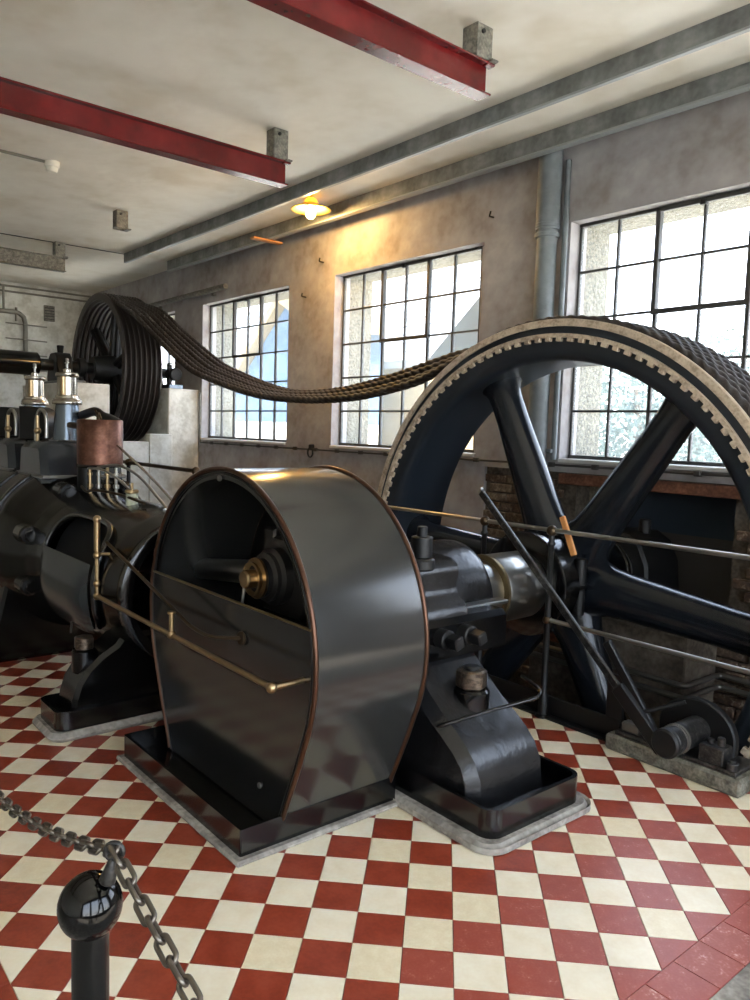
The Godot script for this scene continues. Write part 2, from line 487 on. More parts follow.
func _ready() -> void:
	rng.seed = 4711
	# ---------- camera, sky, light, exposure ----------
	var cam := Camera3D.new()
	cam.name = "camera"
	cam.fov = rad_to_deg(2.0 * atan(500.0 / 768.2))
	cam.near = 0.05
	cam.far = 400.0
	cam.transform = Transform3D(Basis(CAM_R, CAM_U, -CAM_F).orthonormalized(), EYE)
	add_child(cam)
	cam.current = true
	var sky_mat := ProceduralSkyMaterial.new()
	sky_mat.sky_top_color = Color(0.80, 0.88, 1.0)
	sky_mat.sky_horizon_color = Color(0.95, 0.97, 1.0)
	sky_mat.ground_horizon_color = Color(0.55, 0.54, 0.52)
	sky_mat.ground_bottom_color = Color(0.45, 0.44, 0.42)
	sky_mat.sky_curve = 0.3
	sky_mat.sun_angle_max = 0.0
	var sky := Sky.new()
	sky.sky_material = sky_mat
	var env := Environment.new()
	env.background_mode = Environment.BG_SKY
	env.sky = sky
	env.background_energy_multiplier = 4.0
	env.tonemap_mode = Environment.TONE_MAPPER_LINEAR
	env.tonemap_exposure = 2.65
	env.sdfgi_enabled = true
	env.ssao_enabled = true
	env.ssil_enabled = true
	var we := WorldEnvironment.new()
	we.environment = env
	add_child(we)

	var sun := DirectionalLight3D.new()
	sun.name = "sun"
	sun.light_color = Color(1.0, 0.97, 0.92)
	sun.light_energy = 4.0
	sun.light_angular_distance = 0.6
	sun.shadow_enabled = true
	sun.sky_mode = DirectionalLight3D.SKY_MODE_LIGHT_ONLY
	add_child(sun)
	sun.look_at_from_position(Vector3(7.5, 11.5, 2.5), Vector3.ZERO)

	make_materials()
	build_floor()
	build_walls()
	build_ceiling()
	build_outside()
	build_flywheel()
	build_shaft_and_pedestal()
	build_crank_guard()
	build_engine()
	build_pulley()
	build_ropes()
	build_railing()
	build_barring_gear()
	build_wall_fittings()
	build_barrier()


# ---------- setting ----------

func cut_poly(p: PackedVector2Array, keep: Array) -> Array:
	var r := Geometry2D.intersect_polygons(p, PackedVector2Array(keep))
	return r

func slab_from(poly: PackedVector2Array, y0: float, y1: float, e: float) -> Shape:   # polygon in (x, z), flat
	var s := Shape.new()
	# local x -> x, local y -> z, local z -> up
	var pts := []
	for q in poly: pts.append(q)
	s.prism(pts, y1 - y0, Transform3D(Basis(Vector3(1, 0, 0), Vector3(0, 0, 1), Vector3(0, 1, 0)), Vector3(0, y0, 0)), e, 2.0)
	return s

func build_floor() -> void:
	var fl := structure("floor")
	var pit := Rect2(-4.75, WALL_Z, 3.65, 1.16)     # x, z, size: the flywheel pit, z from the wall to -3.62
	var pz := pit.position.y + pit.size.y
	# slabs under the tiles, round the pit
	for r in [[LEFT_X, pz, RIGHT_X, BACK_Z], [LEFT_X, WALL_Z, pit.position.x, pz], [pit.end.x, WALL_Z, RIGHT_X, pz]]:
		part(span(Vector3(r[0], -0.25, r[1]), Vector3(r[2], -0.012, r[3])), "slab", M.grout, fl)
	var x0 := pit.position.x
	var x1 := pit.end.x
	part(span(Vector3(x0 - 0.15, -1.25, WALL_Z - 0.1), Vector3(x1 + 0.15, -1.1, pz + 0.15)), "pit_bottom", M.pit_concrete, fl)
	part(span(Vector3(x0 - 0.15, -1.1, WALL_Z), Vector3(x0, -0.25, pz)), "pit_wall", M.pit_concrete, fl)
	part(span(Vector3(x1, -1.1, WALL_Z), Vector3(x1 + 0.15, -0.25, pz)), "pit_wall", M.pit_concrete, fl)
	part(span(Vector3(x0 - 0.15, -1.1, pz), Vector3(x1 + 0.15, -0.25, pz + 0.15)), "pit_wall", M.pit_concrete, fl)
	# checkerboard set at 45 degrees to the walls
	var t := 0.16
	var s := t * sqrt(0.5)
	var ox := -1.677
	var oz := -1.5775
	var bx := -1.112
	var bz := -0.567
	var zone := [Vector2(LEFT_X, bz), Vector2(bx, bz), Vector2(bx, pz), Vector2(x0, pz), Vector2(x0, WALL_Z), Vector2(LEFT_X, WALL_Z)]
	var feet := [Rect2(-3.53, -2.19, 1.16, 0.81), Rect2(-4.0, -2.85, 2.13, 0.67), Rect2(-4.2, -2.6, 0.35, 1.43), Rect2(-8.2, -2.6, 2.8, 1.4), Rect2(-2.2, -3.7, 0.7, 0.22)]
	var whole := {}
	var rows := []
	var g := 0.0014
	for a in range(-75, 40):
		for b in range(-40, 90):
			var cx := ox + s * (a - b)
			var cz := oz - s * (a + b + 1)
			if cx < LEFT_X - 0.1 or cx > bx + 0.12 or cz > bz + 0.12 or cz < WALL_Z - 0.12: continue
			var h := s - g
			var p := PackedVector2Array([Vector2(cx - h, cz), Vector2(cx, cz + h), Vector2(cx + h, cz), Vector2(cx, cz - h)])
			var full := cx - h > LEFT_X and cx + h < bx and cz + h < bz and (cz - h > pz or (cx + h < x0 and cz - h > WALL_Z))
			var got := [p] if full else cut_poly(p, zone)
			for q in got:
				if q.size() < 3: continue
				var d := Vector3(cx, 0, cz) - EYE
				var dep := d.dot(CAM_F)
				var hid := false
				for f in feet:
					if f.has_point(Vector2(cx, cz)): hid = true
				var px := Vector2(375 + 768.2 * d.dot(CAM_R) / dep, 500 - 768.2 * d.dot(CAM_U) / dep) if dep > 0.1 else Vector2(-999, 0)
				var shown := px.x > -30 and px.x < 780 and px.y < 1030 and not hid and cx > -5.6
				rows.append([0.0 if shown else 1.0, dep if dep > 0 else 99.0, q, full, (a + b) % 2 == 0, Vector2(cx, cz), rng.randf()])
	rows.sort_custom(func(m, n): return m[0] < n[0] or (m[0] == n[0] and m[1] < n[1]))
	var full_mesh := slab_from(PackedVector2Array([Vector2(-s + g, 0), Vector2(0, s - g), Vector2(s - g, 0), Vector2(0, -s + g)]), -0.014, 0, 0.0012).mesh()
	var rest := {}
	for i in rows.size():
		var r: Array = rows[i]
		var c: Vector2 = r[5]
		var m: String
		if r[4]: m = "tile_cream" if r[6] < 0.72 else "tile_cream_warm"
		elif c.x > -1.5 - 0.4 * r[6]: m = "tile_red_scuffed"
		else: m = "tile_red" if r[6] < 0.65 else "tile_red_dark"
		if i < 300 and r[0] == 0.0:
			var o := MeshInstance3D.new()
			o.name = "tile"
			o.material_override = M[m]
			if r[3]:
				o.mesh = full_mesh
				o.position = Vector3(c.x, 0, c.y)
			else:
				o.mesh = slab_from(r[2], -0.014, 0, 0.0012).mesh()
			fl.add_child(o, true)
		else:
			if not rest.has(m): rest[m] = Shape.new()
			var k: Shape = rest[m]
			var pts := []
			for q in r[2]: pts.append(Vector3(q.x, 0, q.y))
			k.fan(pts, Vector3.UP)
			for j in r[2].size():
				var qa: Vector3 = pts[j]
				var qb: Vector3 = pts[(j + 1) % pts.size()]
				k.quad(qa, qb, qb - Vector3(0, 0.012, 0), qa - Vector3(0, 0.012, 0), (qa + qb) / 2 - Vector3(c.x, 0, c.y))
	for m in rest:
		part(rest[m], "tile_field", M[m], fl).set_meta("kind", "stuff")
	# red border tiles along both outer edges of the checkerboard
	var bw := 0.15
	var z := bz + bw
	var n := 0
	while z > pz + 0.01:
		var z1 := maxf(z - 0.163, pz)
		part(span(Vector3(bx + 0.0015, -0.014, z - 0.0015), Vector3(bx + bw, 0, z1 + 0.0015), 0.0012), "border_tile", M.lime_bloom_tile if n % 3 != 1 else M.tile_red_scuffed, fl)
		z = z1; n += 1
	var x := bx
	while x > LEFT_X + 0.01:
		var xa := maxf(x - 0.163, LEFT_X)
		if n < 50: part(span(Vector3(xa + 0.0015, -0.014, bz + 0.0015), Vector3(x - 0.0015, 0, bz + bw), 0.0012), "border_tile", M.tile_red, fl)
		x = xa; n += 1
	part(span(Vector3(bx + bw + 0.002, -0.014, pz), Vector3(RIGHT_X, -0.002, BACK_Z)), "concrete_screed", M.concrete, fl)
	part(span(Vector3(LEFT_X, -0.014, bz + bw + 0.002), Vector3(bx + bw, -0.002, BACK_Z)), "concrete_screed", M.concrete, fl)
	part(span(Vector3(x1, -0.014, WALL_Z), Vector3(RIGHT_X, -0.002, pz)), "concrete_screed", M.concrete, fl)
	# concrete lip of the pit
	part(span(Vector3(x0, -0.25, pz - 0.03), Vector3(x1, -0.004, pz), 0.004), "pit_lip", M.concrete, fl)

# wall in the plane z, from z0 (inside) to z1, with rectangular openings [x0, y0, x1, y1]
func pierced(x0: float, x1: float, y0: float, y1: float, za: float, zb: float, holes: Array) -> Shape:
	var s := Shape.new()
	var xs := [x0, x1]
	for h in holes: xs.append_array([h[0], h[2]])
	xs.sort()
	for i in xs.size() - 1:
		if xs[i + 1] - xs[i] < 0.001: continue
		var mid: float = (xs[i] + xs[i + 1]) / 2
		var cuts := []
		for h in holes:
			if mid > h[0] and mid < h[2]: cuts.append([h[1], h[3]])
		cuts.sort_custom(func(a, b): return a[0] < b[0])
		var y := y0
		for c in cuts:
			if c[0] > y: s.box(Vector3(mid, (y + c[0]) / 2, (za + zb) / 2), Vector3(xs[i + 1] - xs[i], c[0] - y, absf(za - zb)))
			y = c[1]
		if y1 > y: s.box(Vector3(mid, (y + y1) / 2, (za + zb) / 2), Vector3(xs[i + 1] - xs[i], y1 - y, absf(za - zb)))
	return s

# steel window of six by five panes with a tilting sash; plane z = gz, inside towards sgn
func steel_window(w: Node3D, cx: float, y0: float, y1: float, gz: float, sgn: float, wide: float, cols := 6) -> void:
	var x0 := cx - wide / 2
	var pw := wide / cols
	var ph := (y1 - y0) / 5
	part(span(Vector3(x0 - 0.012, y0 - 0.014, gz - 0.02), Vector3(x0 + wide + 0.012, y0 + 0.012, gz + 0.02), 0.003), "window_frame", M.frame_paint, w)
	part(span(Vector3(x0 - 0.012, y1 - 0.012, gz - 0.02), Vector3(x0 + wide + 0.012, y1 + 0.014, gz + 0.02), 0.003), "window_frame", M.frame_paint, w)
	for k in cols + 1:
		var bar := 0.013 if k in [2, 4] else 0.009
		part(span(Vector3(x0 + k * pw - bar, y0 + 0.012, gz - 0.016), Vector3(x0 + k * pw + bar, y1 - 0.012, gz + 0.016), 0.003), "glazing_bar", M.frame_paint, w)
	for j in range(1, 5):
		part(span(Vector3(x0, y0 + j * ph - 0.0085, gz - 0.013), Vector3(x0 + wide, y0 + j * ph + 0.0085, gz + 0.013), 0.003), "glazing_bar", M.frame_paint, w)
	# tilting sash: the middle two columns of the upper two rows
	var sx0 := x0 + 2 * pw
	var sx1 := x0 + 4 * pw
	var sy0 := y0 + 3 * ph
	var q := gz + sgn * 0.022
	for r in [[sx0 - 0.02, sy0 - 0.022, sx1 + 0.02, sy0 + 0.012], [sx0 - 0.02, y1 - 0.024, sx1 + 0.02, y1 + 0.006], [sx0 - 0.02, sy0, sx0 + 0.014, y1], [sx1 - 0.014, sy0, sx1 + 0.02, y1]]:
		part(span(Vector3(r[0], r[1], q - 0.012), Vector3(r[2], r[3], q + 0.012), 0.003), "sash_frame", M.frame_paint, w)
	part(span(Vector3(cx - 0.02, y1 - 0.04, q), Vector3(cx + 0.02, y1 - 0.005, q + sgn * 0.03), 0.004), "sash_catch", M.black_iron, w)
	for i in cols:
		for j in 5:
			part(span(Vector3(x0 + i * pw + 0.01, y0 + j * ph + 0.01, gz - 0.002), Vector3(x0 + (i + 1) * pw - 0.01, y0 + (j + 1) * ph - 0.01, gz + 0.002)), "pane", M.glass, w)

func build_walls() -> void:
	var wb := structure("wall_back")
	var centers := [-11.22, -8.36, -5.482, -2.595, 0.28]
	var y0 := 1.478
	var y1 := 3.185
	var holes := []
	var outer := []
	for c in centers:
		holes.append([c - 0.965, y0 - 0.02, c + 1.07, y1 + 0.01])     # the inner reveal opens wider on the right
		outer.append([c - 0.965, y0 - 0.02, c + 0.965, y1 + 0.01])
		part(span(Vector3(c + 0.964, y0 - 0.02, -4.98), Vector3(c + 1.07, y1 + 0.01, -4.875)), "reveal_nib", M.plaster, wb)
	var niche := [-3.41, 0.45, -2.22, 1.27]
	# inner leaf in plaster with the windows and the bearing niche, outer leaf in roughcast
	part(pierced(LEFT_X, RIGHT_X, 1.36, CEIL + 0.1, WALL_Z, -4.98, holes), "plaster", M.plaster, wb)
	part(pierced(LEFT_X, RIGHT_X, -1.1, 1.36, WALL_Z - 0.03, -4.98, [niche]), "lower_masonry", M.mortar, wb)
	part(pierced(LEFT_X, RIGHT_X, -1.1, CEIL + 0.4, -4.98, -5.28, outer + [niche]), "roughcast", M.roughcast, wb)
	part(span(Vector3(LEFT_X, -0.1, WALL_Z), Vector3(-4.3, 1.36, WALL_Z - 0.03)), "lower_plaster", M.plaster, wb)
	part(span(Vector3(-0.9, -0.1, WALL_Z), Vector3(RIGHT_X, 1.36, WALL_Z - 0.03)), "lower_plaster", M.plaster, wb)
	# niche of the outboard bearing: its back and the timber lintel over it
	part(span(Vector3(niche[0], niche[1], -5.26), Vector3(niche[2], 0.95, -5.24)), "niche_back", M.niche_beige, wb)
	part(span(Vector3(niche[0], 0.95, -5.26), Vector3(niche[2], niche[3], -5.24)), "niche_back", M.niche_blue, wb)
	part(span(Vector3(niche[0] - 0.14, 1.272, WALL_Z + 0.012), Vector3(niche[2] + 0.1, 1.352, WALL_Z - 0.03), 0.006), "lintel", M.timber, wb)
	# exposed bricks below the sills, round the niche
	var kinds := []
	for k in 3: kinds.append([M["brick_%d" % k], boxed(Vector3.ZERO, Vector3(0.232, 0.062, 0.05), 0.006).mesh(), boxed(Vector3.ZERO, Vector3(0.112, 0.062, 0.05), 0.006).mesh()])
	var row := 0
	var y := -0.98
	while y < 1.32:
		var x := -4.3 + (0.06 if row % 2 else 0.0)
		while x < -0.95:
			var header := row % 4 == 3
			var w := 0.12 if header else 0.242
			var c := Vector3(x + w / 2, y, WALL_Z - 0.03 + rng.randf_range(0.0, 0.012))
			var in_niche: bool = c.x + w / 2 > niche[0] and c.x - w / 2 < niche[2] and c.y > 0.42 and c.y < 1.36
			var lint: bool = c.y > 1.24 and c.x > niche[0] - 0.26 and c.x < niche[2] + 0.22
			var unseen: bool = (c.y < -0.3) or (c.y < 0.4 and c.x > -3.4 and c.x < -2.25)
			if not in_niche and not lint and not unseen:
				var o := MeshInstance3D.new()
				o.name = "brick"
				var k: Array = kinds[rng.randi() % 3]
				o.mesh = k[2] if header else k[1]
				o.material_override = k[0]
				o.position = c
				o.rotation.z = rng.randf_range(-0.008, 0.008)
				wb.add_child(o, true)
			x += w
		y += 0.075; row += 1
	# windows
	for i in centers.size():
		var w := structure("window_%d" % (i + 1))
		steel_window(w, centers[i], y0, y1, GLASS_Z, 1.0, 1.9)
		part(span(Vector3(centers[i] - 0.96, y0 - 0.045, -4.93), Vector3(centers[i] + 1.06, y0 - 0.016, WALL_Z + 0.025), 0.005), "window_sill", M.sill_paint, w)
	# far left wall
	var wl := structure("wall_left")
	part(span(Vector3(LEFT_X - 0.3, -0.1, WALL_Z - 0.3), Vector3(LEFT_X, CEIL + 0.1, BACK_Z + 0.3)), "plaster", M.whitewash, wl)
	# blind wall behind the viewer, added glazed end wall for daylight on the right
	var wf := structure("wall_front")
	part(span(Vector3(LEFT_X, -0.1, BACK_Z), Vector3(RIGHT_X, CEIL + 0.1, BACK_Z + 0.4)), "plaster", M.whitewash, wf)
	var wr := structure("wall_right_added")
	var rs := Shape.new()
	var gap := pierced(WALL_Z, BACK_Z, -0.1, CEIL + 0.1, 0.0, 0.4, [[-4.2, 0.48, -2.0, 3.4], [-1.7, 0.48, 0.5, 3.4], [0.8, 0.48, 3.0, 3.4]])
	for i in gap.v.size():
		rs.v.append(Vector3(RIGHT_X + gap.v[i].z + 0.0, gap.v[i].y, gap.v[i].x)); rs.n.append(Vector3(gap.n[i].z, gap.n[i].y, gap.n[i].x))
	part(rs, "plaster", M.whitewash, wr)
	for i in 3:
		var w := structure("window_%d" % (i + 6))  # unseen windows added as a daylight source
		steel_window(w, [-3.1, -0.6, 1.9][i], 0.5, 3.38, 0.0, 1.0, 2.16)
		# built along x: turned to stand in the right wall
		w.transform = Transform3D(Basis(Vector3(0, 0, 1), Vector3(0, 1, 0), Vector3(-1, 0, 0)), Vector3(RIGHT_X + 0.15, 0, 0))

func build_ceiling() -> void:
	var ce := structure("ceiling")
	part(span(Vector3(LEFT_X - 0.3, CEIL, -5.28), Vector3(RIGHT_X + 0.4, CEIL + 0.25, BACK_Z + 0.4)), "plaster", M.ceiling_paint, ce)
	# steel joists let into the ceiling near the window wall
	var k := 1
	for b in [[-3.92, -3.955, 3.672, 0.0], [-4.49, -4.53, 3.645, 0.018]]:
		var tr := structure("trim_%d" % k)
		k += 1
		part(span(Vector3(-9.82, b[2], b[1]), Vector3(RIGHT_X, CEIL, b[0] - b[3]), 0.002), "joist_web", M.grey_paint, tr)
		part(span(Vector3(-9.82, b[2] - 0.012, b[1] - b[3]), Vector3(RIGHT_X, b[2] + 0.004, b[0] + b[3] * 0.4), 0.003), "joist_flange", M.grey_enamel, tr)

func build_outside() -> void:
	single(span(Vector3(-60, -0.6, -60), Vector3(RIGHT_X + 0.5, -0.5, -5.3)), "yard", M.yard, "pale paved yard outside the windows", "yard")
	single(span(Vector3(-60, -0.6, BACK_Z + 0.5), Vector3(RIGHT_X + 0.5, -0.5, 40)), "yard", M.yard, "pale paved yard on the far side of the hall", "yard")
	single(span(Vector3(RIGHT_X + 0.5, -0.6, -60), Vector3(60, -0.5, 40)), "yard", M.yard, "pale paved yard beyond the added glazed end wall", "yard")
	# yellow house with a slate roof
	var h := thing("house", "yellow rendered house with pale slate roof seen through the middle window", "house", Vector3(-19, -0.5, -13.5))
	part(span(Vector3(-24.0, -0.5, -18), Vector3(-13.2, 3.3, -12.5)), "wall", M.house_yellow, h)
	var rf := Shape.new()
	rf.prism([Vector2(-12.0, 3.1), Vector2(-15.3, 6.4), Vector2(-18.5, 3.1), Vector2(-18.5, 3.3), Vector2(-15.3, 6.65), Vector2(-12.0, 3.3)], 11.6, Transform3D(Basis(Vector3(0, 0, 1), Vector3(0, 1, 0), Vector3(-1, 0, 0)), Vector3(-12.8, 0, 0)))
	var roof := part(rf, "roof", M.roof_slate, h)
	for k in 14:
		var q := Vector2(-12.05 - k * 0.235, 3.33 + k * 0.238)
		part(boxed(Vector3(-18.6, q.y, q.x), Vector3(11.5, 0.03, 0.26), 0, Basis(Vector3(1, 0, 0), 0.62)), "slate_course", M.roof_slate, roof)
	for x in [-21.5, -18.6, -15.6]:
		var w := part(span(Vector3(x - 0.55, 1.2, -12.52), Vector3(x + 0.55, 2.7, -12.44)), "window", M.shutter_blue, h)
		part(span(Vector3(x - 0.04, 1.25, -12.44), Vector3(x + 0.04, 2.65, -12.41)), "glazing_bar", M.sill_paint, w)
		part(span(Vector3(x - 0.62, 1.12, -12.5), Vector3(x + 0.62, 1.2, -12.36)), "window_ledge", M.sill_paint, w)
	# blue boarded shed with a pale base, nearer, seen through the left window
	var b := thing("shed", "blue boarded shed on a pale base seen through the left window", "shed", Vector3(-15.6, -0.5, -10.6))
	part(span(Vector3(-17.4, -0.5, -11.8), Vector3(-13.9, 1.75, -9.55)), "base_wall", M.whitewash, b)
	var gs := Shape.new()
	gs.prism([Vector2(-17.4, 1.75), Vector2(-13.9, 1.75), Vector2(-13.9, 3.9), Vector2(-14.7, 4.3), Vector2(-17.4, 2.1)], 2.2, Transform3D(Basis.IDENTITY, Vector3(0, 0, -11.75)), 0.0, 2.0)
	part(gs, "boarded_wall", M.house_blue, b)
	var vb := Shape.new()
	vb.prism([Vector2(-17.8, 1.85), Vector2(-14.7, 4.38), Vector2(-13.5, 3.78), Vector2(-13.5, 4.0), Vector2(-14.7, 4.62), Vector2(-17.8, 2.1)], 2.5, Transform3D(Basis.IDENTITY, Vector3(0, 0, -11.85)), 0.0, 2.0)
	part(vb, "roof", M.house_yellow, b)

	# trees beyond the right window
	for k in 3:
		var c: Vector3 = [Vector3(-8.2, 0, -13.5), Vector3(-3.4, 0, -14.2), Vector3(-10.4, 0, -20.0)][k]
		var tall: float = [2.6, 2.9, 3.6][k]
		var label: String = ["bushy tree nearest the right window", "broad tree seen at the right edge of the right window", "tall tree beyond the roof of the yellow house"][k]
		var t := thing("garden_tree", label, "tree", Vector3(c.x, -0.5, c.z), "trees in the garden outside")
		var tk := Shape.new()
		tk.tube([Vector3(c.x, -0.5, c.z), Vector3(c.x + 0.05, 0.8, c.z), Vector3(c.x - 0.05, tall, c.z + 0.1)], [0.16, 0.12, 0.06], 8)
		part(tk, "trunk", M.bark, t)
		var lf := Shape.new()
		for i in 4200:
			var d := Vector3(rng.randfn(), rng.randfn(), rng.randfn()).normalized() * pow(rng.randf(), 0.4)
			var lump := 1.0 + 0.22 * sin(d.x * 7.0 + k) * sin(d.y * 6.0) * sin(d.z * 8.0)
			var q := Vector3(c.x, tall * 0.72, c.z) + d * Vector3(2.1, tall * 0.55, 1.6) * lump
			var u := Vector3(rng.randfn(), rng.randfn(), rng.randfn()).normalized() * 0.07
			var w := u.cross(Vector3(rng.randfn(), rng.randfn(), rng.randfn()).normalized()) * 0.8
			var n := u.cross(w).normalized()
			lf.tri(q - u, q + w, q + u, n, n, n); lf.tri(q - u, q + u, q - w, n, n, n)
		part(lf, "foliage", M.leaves, t).set_meta("kind", "stuff")


# ---------- machines ----------

func build_flywheel() -> void:
	var f := thing("flywheel", "huge dark blue-black spoked flywheel carrying the ropes in its pit", "flywheel", Vector3(AX.x, AX.y - 1.58, -4.02))
	var xf := Transform3D(AXIS_Z, Vector3(AX.x, AX.y, 0))
	var rim := Shape.new()
	var pr := [Vector2(1.36, -4.27), Vector2(1.575, -4.27)]
	for i in 7:
		var z := -4.222 + i * 0.067
		pr.append_array([Vector2(1.575, z - 0.031), Vector2(1.556, z - 0.014), Vector2(1.549, z), Vector2(1.556, z + 0.014), Vector2(1.575, z + 0.031)])
	pr.append_array([Vector2(1.575, -3.785), Vector2(1.54, -3.785), Vector2(1.54, -3.762), Vector2(1.405, -3.762), Vector2(1.375, -3.768), Vector2(1.352, -3.79), Vector2(1.345, -3.85), Vector2(1.345, -4.2), Vector2(1.36, -4.27)])
	rim.lathe(pr, 160, xf)
	part(rim, "rim", M.wheel_paint, f)
	var band := Shape.new()
	band.lathe([Vector2(1.54, -3.785), Vector2(1.58, -3.785), Vector2(1.583, -3.781), Vector2(1.583, -3.756), Vector2(1.58, -3.752), Vector2(1.54, -3.752), Vector2(1.54, -3.785)], 160, xf)
	part(band, "bare_edge_band", M.bare_rim, f, "worn bare metal band along the rim edge")
	var gear := Shape.new()
	gear.lathe([Vector2(1.474, -3.764), Vector2(1.497, -3.764), Vector2(1.497, -3.735), Vector2(1.474, -3.735), Vector2(1.474, -3.764)], 160, xf)
	for k in 117:
		var a := TAU * k / 117.0
		var b := Basis(Vector3(0, 0, 1), a)
		gear.box(Vector3(AX.x, AX.y, -3.748) + b * Vector3(1.463, 0, 0), Vector3(0.026, 0.038, 0.026), 0.003, b)
	part(gear, "gear_ring", M.bare_rim, f, "inward-toothed barring ring")
	for k in 6:
		var a := deg_to_rad(-5.0 + 60.0 * k)
		var d := Vector3(cos(a), sin(a), 0)
		var s := Vector3(-sin(a), cos(a), 0)
		var sp := Shape.new()
		var rr := [0.2, 0.3, 0.38, 0.5, 0.8, 1.1, 1.22, 1.29, 1.33, 1.352]
		var ru := [0.2, 0.175, 0.15, 0.138, 0.125, 0.113, 0.112, 0.118, 0.135, 0.165]
		var rz := [0.15, 0.13, 0.12, 0.112, 0.105, 0.098, 0.098, 0.104, 0.118, 0.14]
		var rings := []
		var nn := []
		for i in rr.size():
			var ring := []
			var nr := []
			for j in 24:
				var t := TAU * j / 24
				ring.append(Vector3(AX.x, AX.y, -4.03) + d * rr[i] + s * (ru[i] * cos(t)) + Vector3(0, 0, rz[i] * sin(t)))
				nr.append((s * (cos(t) / ru[i]) + Vector3(0, 0, sin(t) / rz[i])).normalized())
			rings.append(ring); nn.append(nr)
		for i in rr.size() - 1:
			for j in 24:
				var l := (j + 1) % 24
				sp.quad_n(rings[i][j], rings[i][l], rings[i + 1][l], rings[i + 1][j], nn[i][j], nn[i][l], nn[i + 1][l], nn[i + 1][j])
		part(sp, "spoke", M.spoke_paint, f)
	var hub := Shape.new()
	hub.lathe([Vector2(0.16, -4.4), Vector2(0.23, -4.4), Vector2(0.25, -4.38), Vector2(0.25, -4.3), Vector2(0.275, -4.25), Vector2(0.275, -3.8), Vector2(0.26, -3.74), Vector2(0.26, -3.7), Vector2(0.16, -3.7)], 48, xf)
	part(hub, "hub", M.black_gloss, f)
	var disc := Shape.new()
	disc.lathe([Vector2(0.16, -3.7), Vector2(0.305, -3.7), Vector2(0.315, -3.69), Vector2(0.315, -3.645), Vector2(0.3, -3.635), Vector2(0.16, -3.635)], 56, xf)
	part(disc, "hub_disc", M.black_enamel, f)
	for a in [0.35, 2.79, 3.5, 5.93]:
		part(rodded(Vector3(AX.x + 0.27 * cos(a), AX.y + 0.27 * sin(a) - 0.08, -3.86), Vector3(AX.x + 0.27 * cos(a), AX.y + 0.27 * sin(a) + 0.08, -3.86), 0.035, 10, 0.006), "hub_bolt", M.black_iron, f)
	var fr := Shape.new()
	fr.lathe([Vector2(0.17, -4.44), Vector2(0.235, -4.44), Vector2(0.245, -4.43), Vector2(0.245, -4.405), Vector2(0.235, -4.4), Vector2(0.17, -4.4)], 48, xf)
	part(fr, "end_collar", M.bright_steel, f, "bright steel collar behind the hub")

